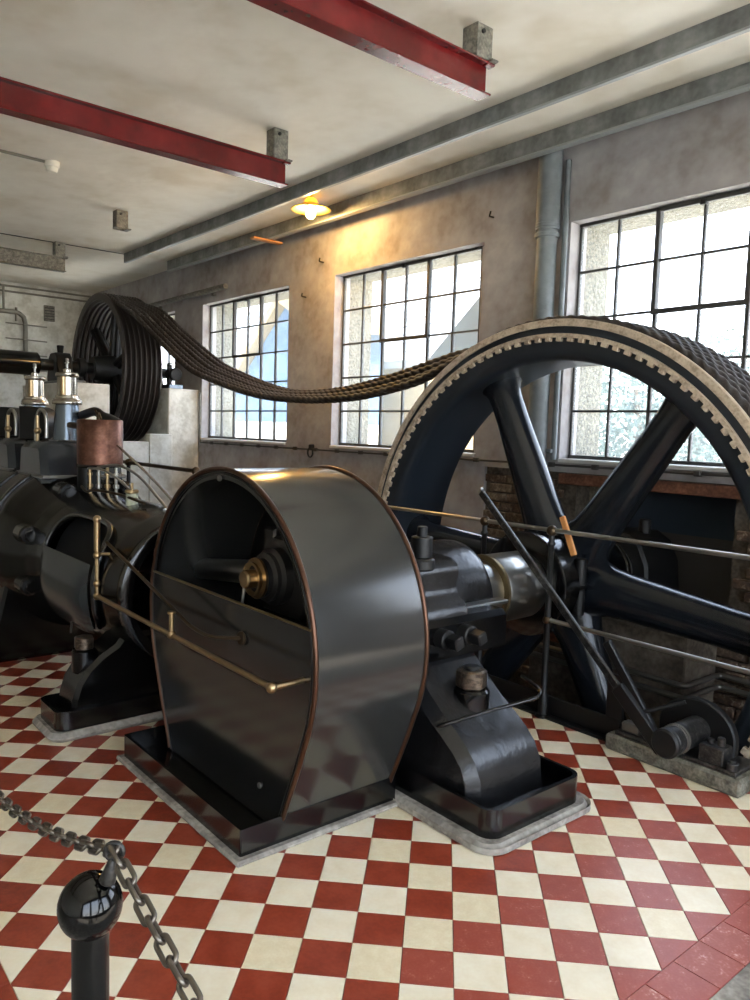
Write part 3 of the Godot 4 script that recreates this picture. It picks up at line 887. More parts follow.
func build_shaft_and_pedestal() -> void:
	var xf := Transform3D(AXIS_Z, Vector3(AX.x, AX.y, 0))
	var c := thing("crankshaft", "thick polished steel crankshaft between the bearing and the flywheel", "shaft", Vector3(AX.x, AX.y - 0.165, -3.3))
	var s := Shape.new()
	s.lathe([Vector2(0, -4.95), Vector2(0.15, -4.95), Vector2(0.155, -4.94), Vector2(0.175, -3.66), Vector2(0.175, -2.03), Vector2(0, -2.03)], 48, xf)
	part(s, "shaft", M.steel, c)
	var r := Shape.new()
	r.lathe([Vector2(0.16, -3.30), Vector2(0.196, -3.30), Vector2(0.205, -3.295), Vector2(0.205, -3.275), Vector2(0.196, -3.27), Vector2(0.16, -3.27)], 48, xf)
	part(r, "oil_ring", M.dull_brass, c, "thin brass ring on the shaft")
	r = Shape.new()
	r.lathe([Vector2(0.16, -3.63), Vector2(0.196, -3.63), Vector2(0.2, -3.62), Vector2(0.2, -3.31), Vector2(0.196, -3.30), Vector2(0.16, -3.30)], 48, xf)
	part(r, "journal_sleeve", M.steel, c)

	var p := thing("bearing_pedestal", "black cast-iron main bearing pedestal with a tray foot beside the crank guard", "pedestal", Vector3(AX.x, 0, -2.5))
	var half := [Vector2(0.40, 0.66), Vector2(0.43, 0.62), Vector2(0.51, 0.55), Vector2(0.585, 0.485), Vector2(0.66, 0.425), Vector2(0.74, 0.375), Vector2(0.81, 0.325), Vector2(0.865, 0.27), Vector2(0.90, 0.2), Vector2(0.915, 0.07)]
	var poly := []
	for q in half: poly.append(q)
	for i in half.size(): poly.append(Vector2(-half[half.size() - 1 - i].x, half[half.size() - 1 - i].y))
	var leg := Shape.new()
	leg.prism(poly, 0.48, Transform3D(Basis.IDENTITY, Vector3(AX.x, 0, -2.75)), 0.045, 0.7)
	part(leg, "leg", M.satin_black, p)
	var tr := Shape.new()
	tr.sheet(rounded_rect(-3.97, -2.83, -1.885, -2.225, 0.07), 0.122, Transform3D(Basis(Vector3(1, 0, 0), Vector3(0, 0, 1), Vector3(0, 1, 0)), Vector3(0, 0.03, 0)), 0.02, true)
	tr.prism(rounded_rect(-3.96, -2.82, -1.895, -2.235, 0.06), 0.045, Transform3D(Basis(Vector3(1, 0, 0), Vector3(0, 0, 1), Vector3(0, 1, 0)), Vector3(0, 0.03, 0)))
	part(tr, "tray", M.black_enamel, p)
	part(slab_from(PackedVector2Array(rounded_rect(-4.02, -2.885, -1.832, -2.165, 0.1)), 0.0, 0.034, 0.03), "plinth", M.concrete, p, "grey concrete plinth")
	var blk := Shape.new()
	blk.prism([Vector2(-0.5, 0.59), Vector2(0.5, 0.59), Vector2(0.5, 0.745), Vector2(0.47, 0.77), Vector2(-0.47, 0.77), Vector2(-0.5, 0.745)], 0.68, Transform3D(Basis.IDENTITY, Vector3(AX.x, 0, -2.92)), 0.012)
	part(blk, "bearing_seat", M.black_gloss, p)
	var cap := Shape.new()
	cap.prism([Vector2(-0.47, 0.77), Vector2(0.47, 0.77), Vector2(0.465, 0.80), Vector2(0.44, 0.83), Vector2(0.40, 0.855), Vector2(0.385, 0.9), Vector2(0.40, 0.96), Vector2(0.39, 1.0), Vector2(0.35, 1.025), Vector2(0.2, 1.035), Vector2(-0.2, 1.035), Vector2(-0.35, 1.025), Vector2(-0.4, 0.96), Vector2(-0.385, 0.9), Vector2(-0.44, 0.83), Vector2(-0.465, 0.80)], 0.43, Transform3D(Basis.IDENTITY, Vector3(AX.x, 0, -2.68)), 0.02, 0.6)
	part(cap, "bearing_cap", M.satin_black, p)
	var dome := Shape.new()
	dome.lathe([Vector2(0.165, -3.05), Vector2(0.285, -3.05), Vector2(0.305, -3.03), Vector2(0.31, -2.99), Vector2(0.31, -2.66), Vector2(0.165, -2.66)], 48, xf, PI - 0.1, TAU + 0.1)
	part(dome, "bearing_shell", M.satin_black, p)
	for sx in [-1, 1]:
		var st := part(rodded(Vector3(AX.x + sx * 0.43 - sx * 0.02, 1.0, -2.40), Vector3(AX.x + sx * 0.41, 1.055, -2.40), 0.062, 20, 0.008), "stud_washer", M.black_iron, p)
		var nt := Shape.new()
		nt.hexa(Vector3(AX.x + sx * 0.41, 1.055, -2.40), 0.05, 0.1)
		nt.rod(Vector3(AX.x + sx * 0.41, 1.15, -2.40), Vector3(AX.x + sx * 0.41, 1.2, -2.40), 0.024, 12, 0.004)
		part(nt, "cap_nut", M.black_iron, p)
		st.set_meta("label", "round washer under the cap nut")
	for z in [-2.45, -2.60]:
		var b := Shape.new()
		b.rod(Vector3(-2.44, 0.695, z), Vector3(-2.37, 0.695, z), 0.045, 16, 0.006)
		b.box(Vector3(-2.335, 0.695, z), Vector3(0.07, 0.055, 0.055), 0.006, Basis(Vector3(1, 0, 0), 0.35))
		part(b, "wedge_screw", M.black_iron, p)
	part(span(Vector3(-2.63, 0.755, -3.07), Vector3(-2.555, 0.775, -2.7), 0.004), "oil_lip", M.steel, p)
	part(rodded(Vector3(-2.44, 0.50, -2.36), Vector3(-2.405, 0.535, -2.36), 0.03, 14, 0.005), "oil_plug", M.dull_steel, p, "bright oil plug")
	var boss := Shape.new()
	boss.rod(Vector3(-2.30, 0.3, -2.53), Vector3(-2.30, 0.485, -2.53), 0.085, 24, 0.01)
	part(boss, "holding_down_boss", M.black_gloss, p)
	var nut := Shape.new()
	nut.hexa(Vector3(-2.30, 0.485, -2.53), 0.07, 0.085)
	var np := part(nut, "holding_down_nut", M.worn_nut, p, "worn bare hexagon nut")
	part(rodded(Vector3(-2.30, 0.56, -2.53), Vector3(-2.30, 0.585, -2.53), 0.036, 16, 0.004), "bolt_end", M.black_iron, np)
	var wire := Shape.new()
	wire.tube(smooth_line([Vector3(-2.31, 0.345, -2.285), Vector3(-2.27, 0.365, -2.285), Vector3(-2.23, 0.385, -2.3), Vector3(-2.13, 0.44, -2.45), Vector3(-2.055, 0.475, -2.64), Vector3(-2.05, 0.485, -2.70), Vector3(-2.09, 0.50, -2.74), Vector3(-2.2, 0.52, -2.76)], 6), 0.0085, 8)
	part(wire, "drip_rail", M.black_gloss, p)

	# outboard bearing in the wall niche, on its pier in the pit
	var o := thing("outboard_bearing", "black outboard bearing block behind the flywheel in the wall niche", "bearing", Vector3(AX.x, 0.45, -4.9))
	var ob := Shape.new()
	ob.prism([Vector2(-0.36, 0.45), Vector2(0.36, 0.45), Vector2(0.36, 0.52), Vector2(0.28, 0.6), Vector2(0.26, 0.8), Vector2(0.2, 0.93), Vector2(0.1, 0.99), Vector2(-0.1, 0.99), Vector2(-0.2, 0.93), Vector2(-0.26, 0.8), Vector2(-0.28, 0.6), Vector2(-0.36, 0.52)], 0.42, Transform3D(Basis.IDENTITY, Vector3(AX.x, 0, -5.0)), 0.02, 0.6)
	part(ob, "housing", M.black_iron, o)
	part(rodded(Vector3(AX.x + 0.1, 0.98, -4.8), Vector3(AX.x + 0.1, 1.08, -4.8), 0.04, 16, 0.008), "oil_cup", M.black_iron, o)
	var pier := thing("bearing_pier", "dark masonry pier under the outboard bearing in the pit", "pier", Vector3(-2.83, -1.1, -4.56))
	part(span(Vector3(-3.42, -1.1, -4.765), Vector3(-2.25, 0.449, -4.36), 0.01), "block", M.pit_concrete, pier)
	part(span(Vector3(-3.42, 0.2, -4.36), Vector3(-2.85, 0.42, -4.345), 0.004), "render_patch", M.timber, pier, "brown patch of render")
	for k in 2:
		var y := 0.16 - k * 0.075
		var pp := Shape.new()
		pp.tube([Vector3(-3.4, y, -4.325), Vector3(-2.33, y, -4.325), Vector3(-2.25, y, -4.325), Vector3(-2.222, y, -4.335), Vector3(-2.215, y, -4.36), Vector3(-2.215, y, -4.69), Vector3(-2.205, y, -4.72), Vector3(-2.18, y, -4.735), Vector3(-1.2, y, -4.735)], 0.017, 10)
		single(pp, "pit_pipe", M.dull_steel, ["upper of the two grey pipes bent round the pit pier", "lower of the two grey pipes bent round the pit pier"][k], "pipe", "pipes along the pit wall")

func guard_outline(inset: float) -> Array:
	var low := smooth_line([Vector2(0.492, -0.683), Vector2(0.523, -0.60), Vector2(0.566, -0.50), Vector2(0.612, -0.392)], 4)
	var out := []
	for q in low: out.append(q - Vector2(inset, 0))
	for k in 61:
		var a := deg_to_rad(-24.0 + 228.0 * k / 60.0)
		out.append(Vector2(cos(a), sin(a)) * (0.712 - inset))
	for i in low.size(): out.append(Vector2(-low[low.size() - 1 - i].x + inset, low[low.size() - 1 - i].y))
	return out

func build_crank_guard() -> void:
	# tray under the guard
	var t := thing("drip_tray", "long black drip tray on a thin concrete bed under the crank guard", "tray", Vector3(-2.96, 0, -1.8))
	part(span(Vector3(-3.535, 0, -2.185), Vector3(-2.365, 0.022, -1.375), 0.008), "bed", M.concrete, t, "thin concrete bed")
	var flat := Basis(Vector3(1, 0, 0), Vector3(0, 0, 1), Vector3(0, 1, 0))
	var w := Shape.new()
	w.sheet(rounded_rect(-3.51, -2.18, -2.395, -1.405, 0.008, 2), 0.105, Transform3D(flat, Vector3(0, 0.022, 0)), 0.014, true)
	w.box(Vector3(-2.9525, 0.032, -1.7925), Vector3(1.1, 0.018, 0.76))
	part(w, "pan", M.black_enamel, t)

	var g := thing("crank_guard", "big black round sheet-metal crank guard with an open upper front", "guard", Vector3(AX.x, 0.05, -1.875))
	var at := Vector3(AX.x + 0.012, 0.733, 0)
	var xf := Transform3D(Basis.IDENTITY, at + Vector3(0, 0, -2.15))
	var line := guard_outline(0.0)
	var shell := Shape.new()
	shell.sheet(line, 0.55, xf, 0.006)
	part(shell, "shell", M.drum_sheet, g)
	var inner := guard_outline(0.045)
	var ring := Shape.new()
	for i in line.size() - 1:
		for z in [[-1.6, 1.0], [-1.608, -1.0]]:
			ring.quad(at + Vector3(line[i].x, line[i].y, z[0]), at + Vector3(line[i + 1].x, line[i + 1].y, z[0]), at + Vector3(inner[i + 1].x, inner[i + 1].y, z[0]), at + Vector3(inner[i].x, inner[i].y, z[0]), Vector3(0, 0, z[1]))
		ring.quad(at + Vector3(inner[i].x, inner[i].y, -1.6), at + Vector3(inner[i + 1].x, inner[i + 1].y, -1.6), at + Vector3(inner[i + 1].x, inner[i + 1].y, -1.608), at + Vector3(inner[i].x, inner[i].y, -1.608), Vector3(-inner[i].x, -inner[i].y, 0))
	part(ring, "front_ring", M.black_enamel, g)
	var low := Geometry2D.intersect_polygons(PackedVector2Array(guard_outline(0.012)), PackedVector2Array([Vector2(-1, -1), Vector2(1, -1), Vector2(1, 0.162), Vector2(-1, 0.162)]))
	var fp := Shape.new()
	fp.prism(Array(low[0]), 0.006, Transform3D(Basis.IDENTITY, at + Vector3(0, 0, -1.599)))
	part(fp, "front_plate", M.black_sheet, g)
	var bp := Shape.new()
	bp.prism(guard_outline(0.01), 0.006, Transform3D(Basis.IDENTITY, at + Vector3(0, 0, -2.148)))
	part(bp, "back_plate", M.black_iron, g)
	part(rodded(at + Vector3(-0.685, 0.162, -1.594), at + Vector3(0.685, 0.162, -1.594), 0.006, 8), "plate_edge", M.dull_brass, g)
	for z in [-1.596, -2.15]:
		var tube := Shape.new()
		var path := []
		for q in line: path.append(at + Vector3(q.x, q.y, z))
		tube.tube(path, 0.011, 8)
		part(tube, "edge_bead", M.copper_trim, g, "brown copper-coloured bead")
	var lip := Shape.new()
	var path2 := []
	for q in guard_outline(0.02): path2.append(at + Vector3(q.x, q.y, -1.595))
	lip.tube(path2, 0.006, 6)
	part(lip, "inner_bead", M.black_iron, g)
	for q in [[-0.02, 0.67], [0.35, -0.55]]:
		part(rodded(at + Vector3(q[0], q[1], -1.6), at + Vector3(q[0], q[1], -1.585), 0.012, 10, 0.003), "screw", M.dull_steel, g)

	# crank and connecting rod seen through the opening
	var pin := Vector2(-2.79, 0.985)
	var ck := thing("crank", "dark crank disc inside the open guard", "crank", Vector3(AX.x, AX.y - 0.42, -2.0))
	var cd := Shape.new()
	cd.lathe([Vector2(0, -2.10), Vector2(0.41, -2.10), Vector2(0.42, -2.09), Vector2(0.42, -2.035), Vector2(0.41, -2.025), Vector2(0, -2.025)], 48, Transform3D(AXIS_Z, Vector3(AX.x, AX.y, 0)))
	part(cd, "disc", M.black_iron, ck)
	part(rodded(Vector3(pin.x, pin.y, -2.03), Vector3(pin.x, pin.y, -1.9), 0.08, 24), "pin", M.steel, ck)
	var rd := thing("connecting_rod", "steel connecting rod with big square end inside the open guard", "rod", Vector3(-3.5, 0.75, -1.85))
	part(rodded(Vector3(pin.x - 0.1, pin.y - 0.015, -1.87), Vector3(-4.5, 0.77, -1.87), 0.06, 20, 0.0, 0.045), "shank", M.steel, rd)
	var be := Shape.new()
	be.prism([Vector2(-0.15, -0.17), Vector2(0.15, -0.17), Vector2(0.19, -0.1), Vector2(0.19, 0.1), Vector2(0.12, 0.17), Vector2(-0.06, 0.17), Vector2(-0.06, 0.2), Vector2(-0.15, 0.2)], 0.13, Transform3D(Basis.IDENTITY, Vector3(pin.x + 0.02, pin.y, -1.935)), 0.01)
	part(be, "big_end", M.dark_steel, rd)
	var cap := Shape.new()
	cap.lathe([Vector2(0, -1.81), Vector2(0.125, -1.81), Vector2(0.125, -1.765), Vector2(0.105, -1.755), Vector2(0.105, -1.735), Vector2(0.085, -1.725), Vector2(0.08, -1.69), Vector2(0, -1.69)], 32, Transform3D(AXIS_Z, Vector3(pin.x, pin.y, 0)))
	part(cap, "end_cap", M.dark_steel, rd)
	for k in 2:
		var rg := Shape.new()
		rg.lathe([Vector2(0.07, -1.70 + k * 0.022), Vector2(0.088 - k * 0.016, -1.70 + k * 0.022), Vector2(0.088 - k * 0.016, -1.688 + k * 0.022), Vector2(0.06, -1.688 + k * 0.022)], 28, Transform3D(AXIS_Z, Vector3(pin.x, pin.y, 0)))
		part(rg, "oil_ring", M.brass, rd)
	part(rodded(Vector3(pin.x, pin.y, -1.69), Vector3(pin.x, pin.y, -1.63), 0.04, 20, 0.006), "oil_nose", M.brass, rd, "brass nose")
	part(rodded(Vector3(pin.x, pin.y, -1.64), Vector3(pin.x - 0.01, pin.y - 0.13, -1.63), 0.007, 8), "wick_wire", M.steel, rd)

	# brass handrail in front of the guard and the crosshead window
	var hr := thing("brass_handrail", "brass handrail running in front of the crank guard", "handrail", Vector3(-3.2, 0.69, -1.45))
	part(rodded(Vector3(-4.03, 0.712, -1.45), Vector3(-2.27, 0.70, -1.45), 0.0115, 14), "rail", M.brass, hr)
	part(rodded(Vector3(-2.272, 0.70, -1.45), Vector3(-2.28, 0.70, -1.60), 0.0115, 14), "rail_return", M.brass, hr)
	var post := Shape.new()
	post.rod(Vector3(-3.985, 0.72, -1.45), Vector3(-3.985, 1.10, -1.45), 0.012, 14)
	post.rod(Vector3(-3.985, 0.95, -1.45), Vector3(-3.985, 1.12, -1.45), 0.017, 14, 0.004)
	part(post, "upright", M.brass, hr)
	for q in [Vector3(-3.985, 0.712, -1.45), Vector3(-3.985, 0.93, -1.45), Vector3(-3.985, 1.12, -1.45), Vector3(-3.985, 0.78, -1.45), Vector3(-2.272, 0.70, -1.45), Vector3(-3.09, 0.709, -1.45)]:
		var k := Shape.new()
		k.ball(q, 0.021, 14)
		part(k, "knuckle", M.brass, hr)
	var stub := Shape.new()
	stub.rod(Vector3(-3.09, 0.70, -1.45), Vector3(-3.09, 0.80, -1.45), 0.011, 12)
	stub.rod(Vector3(-3.09, 0.80, -1.45), Vector3(-3.09, 0.812, -1.45), 0.019, 12, 0.003)
	part(stub, "stub_post", M.brass, hr)
	part(rodded(Vector3(-3.985, 0.935, -1.45), Vector3(-3.985, 0.93, -1.52), 0.009, 10), "bracket", M.brass, hr)
	var oil := Shape.new()
	oil.tube(smooth_line([Vector3(-3.985, 0.995, -1.5), Vector3(-3.55, 0.89, -1.5), Vector3(-3.16, 0.795, -1.5), Vector3(-3.01, 0.755, -1.505), Vector3(-2.87, 0.742, -1.52), Vector3(-2.74, 0.755, -1.57), Vector3(-2.72, 0.757, -1.592)], 5), 0.0085, 8)
	var op := thing("oil_pipe", "thin dark oil pipe dropping across the front of the crank guard", "pipe", Vector3(-3.3, 0.74, -1.5))
	part(oil, "pipe", M.dark_brass, op)
	part(rodded(Vector3(-2.72, 0.757, -1.593), Vector3(-2.72, 0.757, -1.578), 0.03, 16, 0.004), "flange", M.dark_brass, op)

func build_engine() -> void:
	var e := thing("steam_engine", "large black horizontal steam engine with a long barrel and crosshead window", "engine", Vector3(-5.5, 0, EZ))
	var xf := Transform3D(AXIS_X, Vector3(0, 0.735, EZ))
	# lathe about x: angle t points to (y, z) = (cos t, -sin t)
	var prof := [Vector2(0.33, -3.74), Vector2(0.375, -3.735), Vector2(0.39, -3.745), Vector2(0.39, -3.80), Vector2(0.375, -3.815), Vector2(0.385, -3.86), Vector2(0.405, -3.95), Vector2(0.418, -4.15), Vector2(0.422, -4.5), Vector2(0.426, -4.8), Vector2(0.436, -5.0), Vector2(0.458, -5.15), Vector2(0.497, -5.28), Vector2(0.54, -5.4), Vector2(0.568, -5.5), Vector2(0.574, -5.56)]
	prof.reverse()
	# trunk guide with the crosshead window cut out of the side towards the viewer
	var trunk := Shape.new()
	var seg := 96
	var fine := []
	for i in prof.size() - 1:
		var a: Vector2 = prof[i]
		var b: Vector2 = prof[i + 1]
		var n := int(ceil(a.distance_to(b) / 0.03))
		for k in n: fine.append(a.lerp(b, float(k) / n))
	fine.append(prof[prof.size() - 1])
	var open_at := func(x: float, t: float) -> bool:
		# t: angle from the top towards the viewer
		var u := (x + 4.45) / 0.42
		var w := (t - 1.45) / 0.74
		return pow(absf(u), 4.0) + pow(absf(w), 4.0) < 1.0
	var en := []
	for i in fine.size() - 1:
		var d: Vector2 = fine[i + 1] - fine[i]
		en.append(Vector2(d.y, -d.x).normalized())
	for i in fine.size() - 1:
		var n0: Vector2 = en[i] if i == 0 or en[i].dot(en[i - 1]) < 0.7 else (en[i] + en[i - 1]).normalized()
		var n1: Vector2 = en[i] if i == fine.size() - 2 or en[i].dot(en[i + 1]) < 0.7 else (en[i] + en[i + 1]).normalized()
		for k in seg:
			var t0 := TAU * k / seg
			var t1 := TAU * (k + 1) / seg
			var mid := -(t0 + t1) / 2
			if mid < -PI: mid += TAU
			if open_at.call((fine[i].y + fine[i + 1].y) / 2, mid): continue
			var c0 := Vector2(cos(t0), sin(t0))
			var c1 := Vector2(cos(t1), sin(t1))
			var at := func(p: Vector2, c: Vector2) -> Vector3: return xf * Vector3(p.x * c.x, p.y, p.x * c.y)
			var nm := func(p: Vector2, c: Vector2) -> Vector3: return xf.basis * Vector3(p.x * c.x, p.y, p.x * c.y)
			trunk.quad_n(at.call(fine[i], c0), at.call(fine[i], c1), at.call(fine[i + 1], c1), at.call(fine[i + 1], c0), nm.call(n0, c0), nm.call(n0, c1), nm.call(n1, c1), nm.call(n1, c0))
	part(trunk, "trunk_guide", M.engine_black, e)
	var bore := Shape.new()
	bore.lathe([Vector2(0.33, -3.74), Vector2(0.33, -4.98), Vector2(0.0, -4.98)], 48, xf)
	part(bore, "bore", M.matt_black, e)
	# rolled frame round the crosshead window
	var rimp := []
	for k in 64:
		var a := TAU * k / 64
		var cu := cos(a)
		var cw := sin(a)
		var u := signf(cu) * sqrt(absf(cu)) * 0.43
		var w := signf(cw) * sqrt(absf(cw)) * 0.76
		var t := 1.45 + w
		var x := -4.45 + u
		var r := 0.428
		rimp.append(Vector3(x, 0.735 + r * cos(t), EZ + r * sin(t)))
	var fr := Shape.new()
	fr.tube(rimp, 0.02, 8, true)
	part(fr, "window_rim", M.black_enamel, e)
	# bellied splash plate over the lower half of the window
	var sp := Shape.new()
	var grid := []
	for i in 17:
		var row := []
		for j in 13:
			var u := -1.0 + 2.0 * i / 16
			var v := j / 12.0
			var x := -4.45 + u * 0.40 * (1.0 - 0.10 * pow(v, 4.0) - 0.10 * pow(v, 8.0))
			var bel := 0.045 * sin(v * PI * 0.8) * (1.0 - pow(absf(u), 6.0))
			var yy := 0.87 - v * 0.40
			var rr := 0.45 + bel
			var zz := EZ + sqrt(maxf(rr * rr - pow((yy - 0.735) * 0.9, 2.0), 0.01))
			row.append(Vector3(x, yy, zz))
		grid.append(row)
	for i in 16:
		for j in 12:
			sp.quad_n(grid[i][j], grid[i + 1][j], grid[i + 1][j + 1], grid[i][j + 1], pn(grid, i, j), pn(grid, i + 1, j), pn(grid, i + 1, j + 1), pn(grid, i, j + 1))
	part(sp, "splash_plate", M.splash_grey, e, "blue-grey splash plate over the lower window")
	part(rodded(Vector3(-4.35, 0.50, EZ + 0.43), Vector3(-4.37, 0.43, EZ + 0.43), 0.006, 8), "drain_spout", M.dull_steel, e)
	# lagged cylinder barrel
	var bar := Shape.new()
	bar.lathe([Vector2(0, -8.6), Vector2(0.56, -8.6), Vector2(0.58, -8.58), Vector2(0.58, -5.58), Vector2(0.575, -5.55), Vector2(0.5, -5.54)], 96, xf)
	part(bar, "barrel", M.engine_black, e)
	for x in [-5.62, -5.95, -7.9]:
		var bd := Shape.new()
		bd.lathe([Vector2(0.57, x - 0.03), Vector2(0.59, x - 0.03), Vector2(0.594, x - 0.02), Vector2(0.594, x + 0.02), Vector2(0.59, x + 0.03), Vector2(0.57, x + 0.03)], 96, xf)
		part(bd, "lagging_band", M.black_enamel, e)
	# base of the cylinder down to the floor
	var cb := Shape.new()
	cb.prism([Vector2(-0.6, 0.0), Vector2(0.6, 0.0), Vector2(0.58, 0.2), Vector2(0.5, 0.55), Vector2(-0.5, 0.55), Vector2(-0.58, 0.2)], 2.28, Transform3D(Basis(Vector3(0, 0, -1), Vector3(0, 1, 0), Vector3(1, 0, 0)), Vector3(-7.7, 0, EZ)), 0.02)
	part(cb, "cylinder_foot", M.engine_black, e)
	# bolt lugs on the flare
	for q in [[1.22, 0.46], [1.94, 0.46], [0.43, 0.46], [-0.4, 0.46]]:
		var t: float = q[0]
		var c := Vector3(-5.14, 0.735 + 0.47 * cos(t), EZ + 0.47 * sin(t))
		var lug := Shape.new()
		lug.rod(c - Vector3(0.12, 0, 0), c + Vector3(0.03, 0, 0), 0.062, 20, 0.012)
		var lp := part(lug, "bolt_lug", M.engine_black, e)
		var nt := Shape.new()
		nt.hexa(c + Vector3(0.03, 0, 0), 0.042, 0.045, AXIS_X)
		part(nt, "lug_nut", M.engine_black, lp)
	# pedestal foot under the trunk
	var hp := [Vector2(0.30, 0.50), Vector2(0.34, 0.45), Vector2(0.42, 0.405), Vector2(0.49, 0.345), Vector2(0.54, 0.27), Vector2(0.565, 0.19), Vector2(0.58, 0.07)]
	var fpoly := []
	for q in hp: fpoly.append(q)
	for i in hp.size(): fpoly.append(Vector2(-hp[hp.size() - 1 - i].x, hp[hp.size() - 1 - i].y))
	var ft := Shape.new()
	ft.prism(fpoly, 0.24, Transform3D(Basis(Vector3(0, 0, -1), Vector3(0, 1, 0), Vector3(1, 0, 0)), Vector3(-4.16, 0, EZ)), 0.022, 0.7)
	var foot := part(ft, "foot", M.engine_black, e)
	var ftr := Shape.new()
	var flat := Basis(Vector3(1, 0, 0), Vector3(0, 0, 1), Vector3(0, 1, 0))
	ftr.sheet(rounded_rect(-4.22, -2.52, -3.895, -1.215, 0.06), 0.1, Transform3D(flat, Vector3(0, 0.045, 0)), 0.018, true)
	ftr.prism(rounded_rect(-4.21, -2.51, -3.905, -1.225, 0.05), 0.03, Transform3D(flat, Vector3(0, 0.045, 0)))
	part(ftr, "foot_tray", M.black_enamel, foot)
	part(slab_from(PackedVector2Array(rounded_rect(-4.25, -2.55, -3.86, -1.175, 0.08)), 0.0, 0.048, 0.02), "foot_plinth", M.concrete, foot, "grey concrete plinth")
	part(rodded(Vector3(-4.04, 0.3, -1.40), Vector3(-4.04, 0.425, -1.40), 0.062, 20, 0.008), "foot_boss", M.engine_black, foot)
	var fn := Shape.new()
	fn.hexa(Vector3(-4.04, 0.425, -1.40), 0.052, 0.065)
	part(fn, "foot_nut", M.worn_nut, foot, "worn bare hexagon nut")
	# valve bonnets: steel-blue necks, bright caps
	for k in 2:
		var x: float = [-5.73, -6.5][k]
		var q := Vector3(x, 0, EZ)
		var vb := Shape.new()
		vb.lathe([Vector2(0, 1.46), Vector2(0.105, 1.46), Vector2(0.1, 1.5), Vector2(0.092, 1.6), Vector2(0.084, 1.68), Vector2(0.078, 1.745), Vector2(0, 1.745)], 28, Transform3D(Basis.IDENTITY, q))
		var v := part(vb, "valve_bonnet", M.valve_blue, e, "steel-blue tapered valve bonnet")
		var cp := Shape.new()
		cp.lathe([Vector2(0, 1.745), Vector2(0.1, 1.745), Vector2(0.104, 1.752), Vector2(0.104, 1.768), Vector2(0.098, 1.775), Vector2(0.096, 1.786), Vector2(0.084, 1.791), Vector2(0.082, 1.806), Vector2(0.07, 1.812), Vector2(0.069, 1.94), Vector2(0.077, 1.944), Vector2(0.08, 1.95), Vector2(0.08, 1.966), Vector2(0.074, 1.972), Vector2(0.028, 1.976), Vector2(0.028, 1.995), Vector2(0.012, 2.005), Vector2(0.0, 2.005)], 32, Transform3D(Basis.IDENTITY, q))
		part(cp, "bright_cap", M.bright_steel, v, "bright polished cylinder cap")
		var bs := Shape.new()
		bs.rod(Vector3(x + 0.052, 1.812, EZ + 0.044), Vector3(x + 0.052, 1.94, EZ + 0.044), 0.02, 12)
		part(bs, "brass_strip", M.brass, v)
		var cock := Shape.new()
		cock.rod(Vector3(x, 1.99, EZ), Vector3(x, 2.06, EZ), 0.008, 10)
		cock.rod(Vector3(x - 0.03, 2.045, EZ), Vector3(x + 0.03, 2.045, EZ), 0.007, 8)
		cock.ball(Vector3(x, 2.065, EZ), 0.014, 10)
		part(cock, "top_cock", M.steel, v)
		# trip gear housing: a D-shaped black case with a curved pipe
		var dc := Shape.new()
		var dp := []
		for i in 13: dp.append(Vector2(0.02 + 0.13 * cos(-PI / 2 + PI * i / 12.0), 0.12 * sin(-PI / 2 + PI * i / 12.0)))
		dp.append(Vector2(-0.1, 0.12)); dp.append(Vector2(-0.1, -0.12))
		dc.prism(dp, 0.16, Transform3D(Basis(Vector3(0.8, 0, -0.6), Vector3(0, 1, 0), Vector3(0.6, 0, 0.8)), Vector3(x - 0.34, 1.605, EZ + 0.06)), 0.012, 0.6)
		part(dc, "trip_case", M.black_iron, v)
		var ar := Shape.new()
		ar.tube(smooth_line([Vector3(x - 0.16, 1.44, EZ + 0.17), Vector3(x - 0.15, 1.62, EZ + 0.17), Vector3(x - 0.09, 1.70, EZ + 0.16), Vector3(x - 0.03, 1.66, EZ + 0.14), Vector3(x - 0.02, 1.5, EZ + 0.14)], 5), 0.014, 10)
		part(ar, "arched_pipe", M.steel, v)
		var rod2 := Shape.new()
		rod2.rod(Vector3(x - 0.09, 1.42, EZ + 0.18), Vector3(x - 0.09, 1.66, EZ + 0.18), 0.013, 10)
		rod2.ball(Vector3(x - 0.09, 1.55, EZ + 0.18), 0.026, 10)
		part(rod2, "trip_rod", M.brass, v)
	# ribbed grey saddles under the bonnets
	for x in [-5.66, -6.45, -7.24]:
		var sd := Shape.new()
		sd.prism([Vector2(-0.31, 1.15), Vector2(0.31, 1.15), Vector2(0.25, 1.44), Vector2(0.20, 1.48), Vector2(-0.20, 1.48), Vector2(-0.25, 1.44)], 0.56, Transform3D(Basis.IDENTITY, Vector3(x, 0, EZ - 0.28)), 0.045, 0.6)
		var sa := part(sd, "saddle_cover", M.saddle_grey, e, "grey ribbed saddle cover")
		part(span(Vector3(x - 0.312, 1.235, EZ - 0.29), Vector3(x + 0.312, 1.258, EZ + 0.29), 0.006), "saddle_bead", M.dull_steel, sa)
	# deck plate between the saddles and the bonnets
	part(span(Vector3(-7.9, 1.475, EZ - 0.2), Vector3(-5.5, 1.492, EZ + 0.14), 0.008), "deck_plate", M.black_enamel, e)
	# valve arm reaching from the bonnet behind the copper tank
	var rp := Shape.new()
	rp.tube(smooth_line([Vector3(-5.72, 1.66, EZ - 0.08), Vector3(-5.52, 1.70, EZ - 0.12), Vector3(-5.42, 1.67, EZ - 0.14), Vector3(-5.32, 1.65, EZ - 0.16), Vector3(-5.22, 1.62, EZ - 0.18)], 5), 0.032, 12)
	part(rp, "valve_arm", M.black_iron, e)

	# copper oil tank on its bracket
	var ct := thing("copper_tank", "round copper oil tank standing above the engine trunk", "tank", Vector3(-5.08, 1.05, EZ))
	var tk := Shape.new()
	var tq := Vector3(-5.08, 0, EZ)
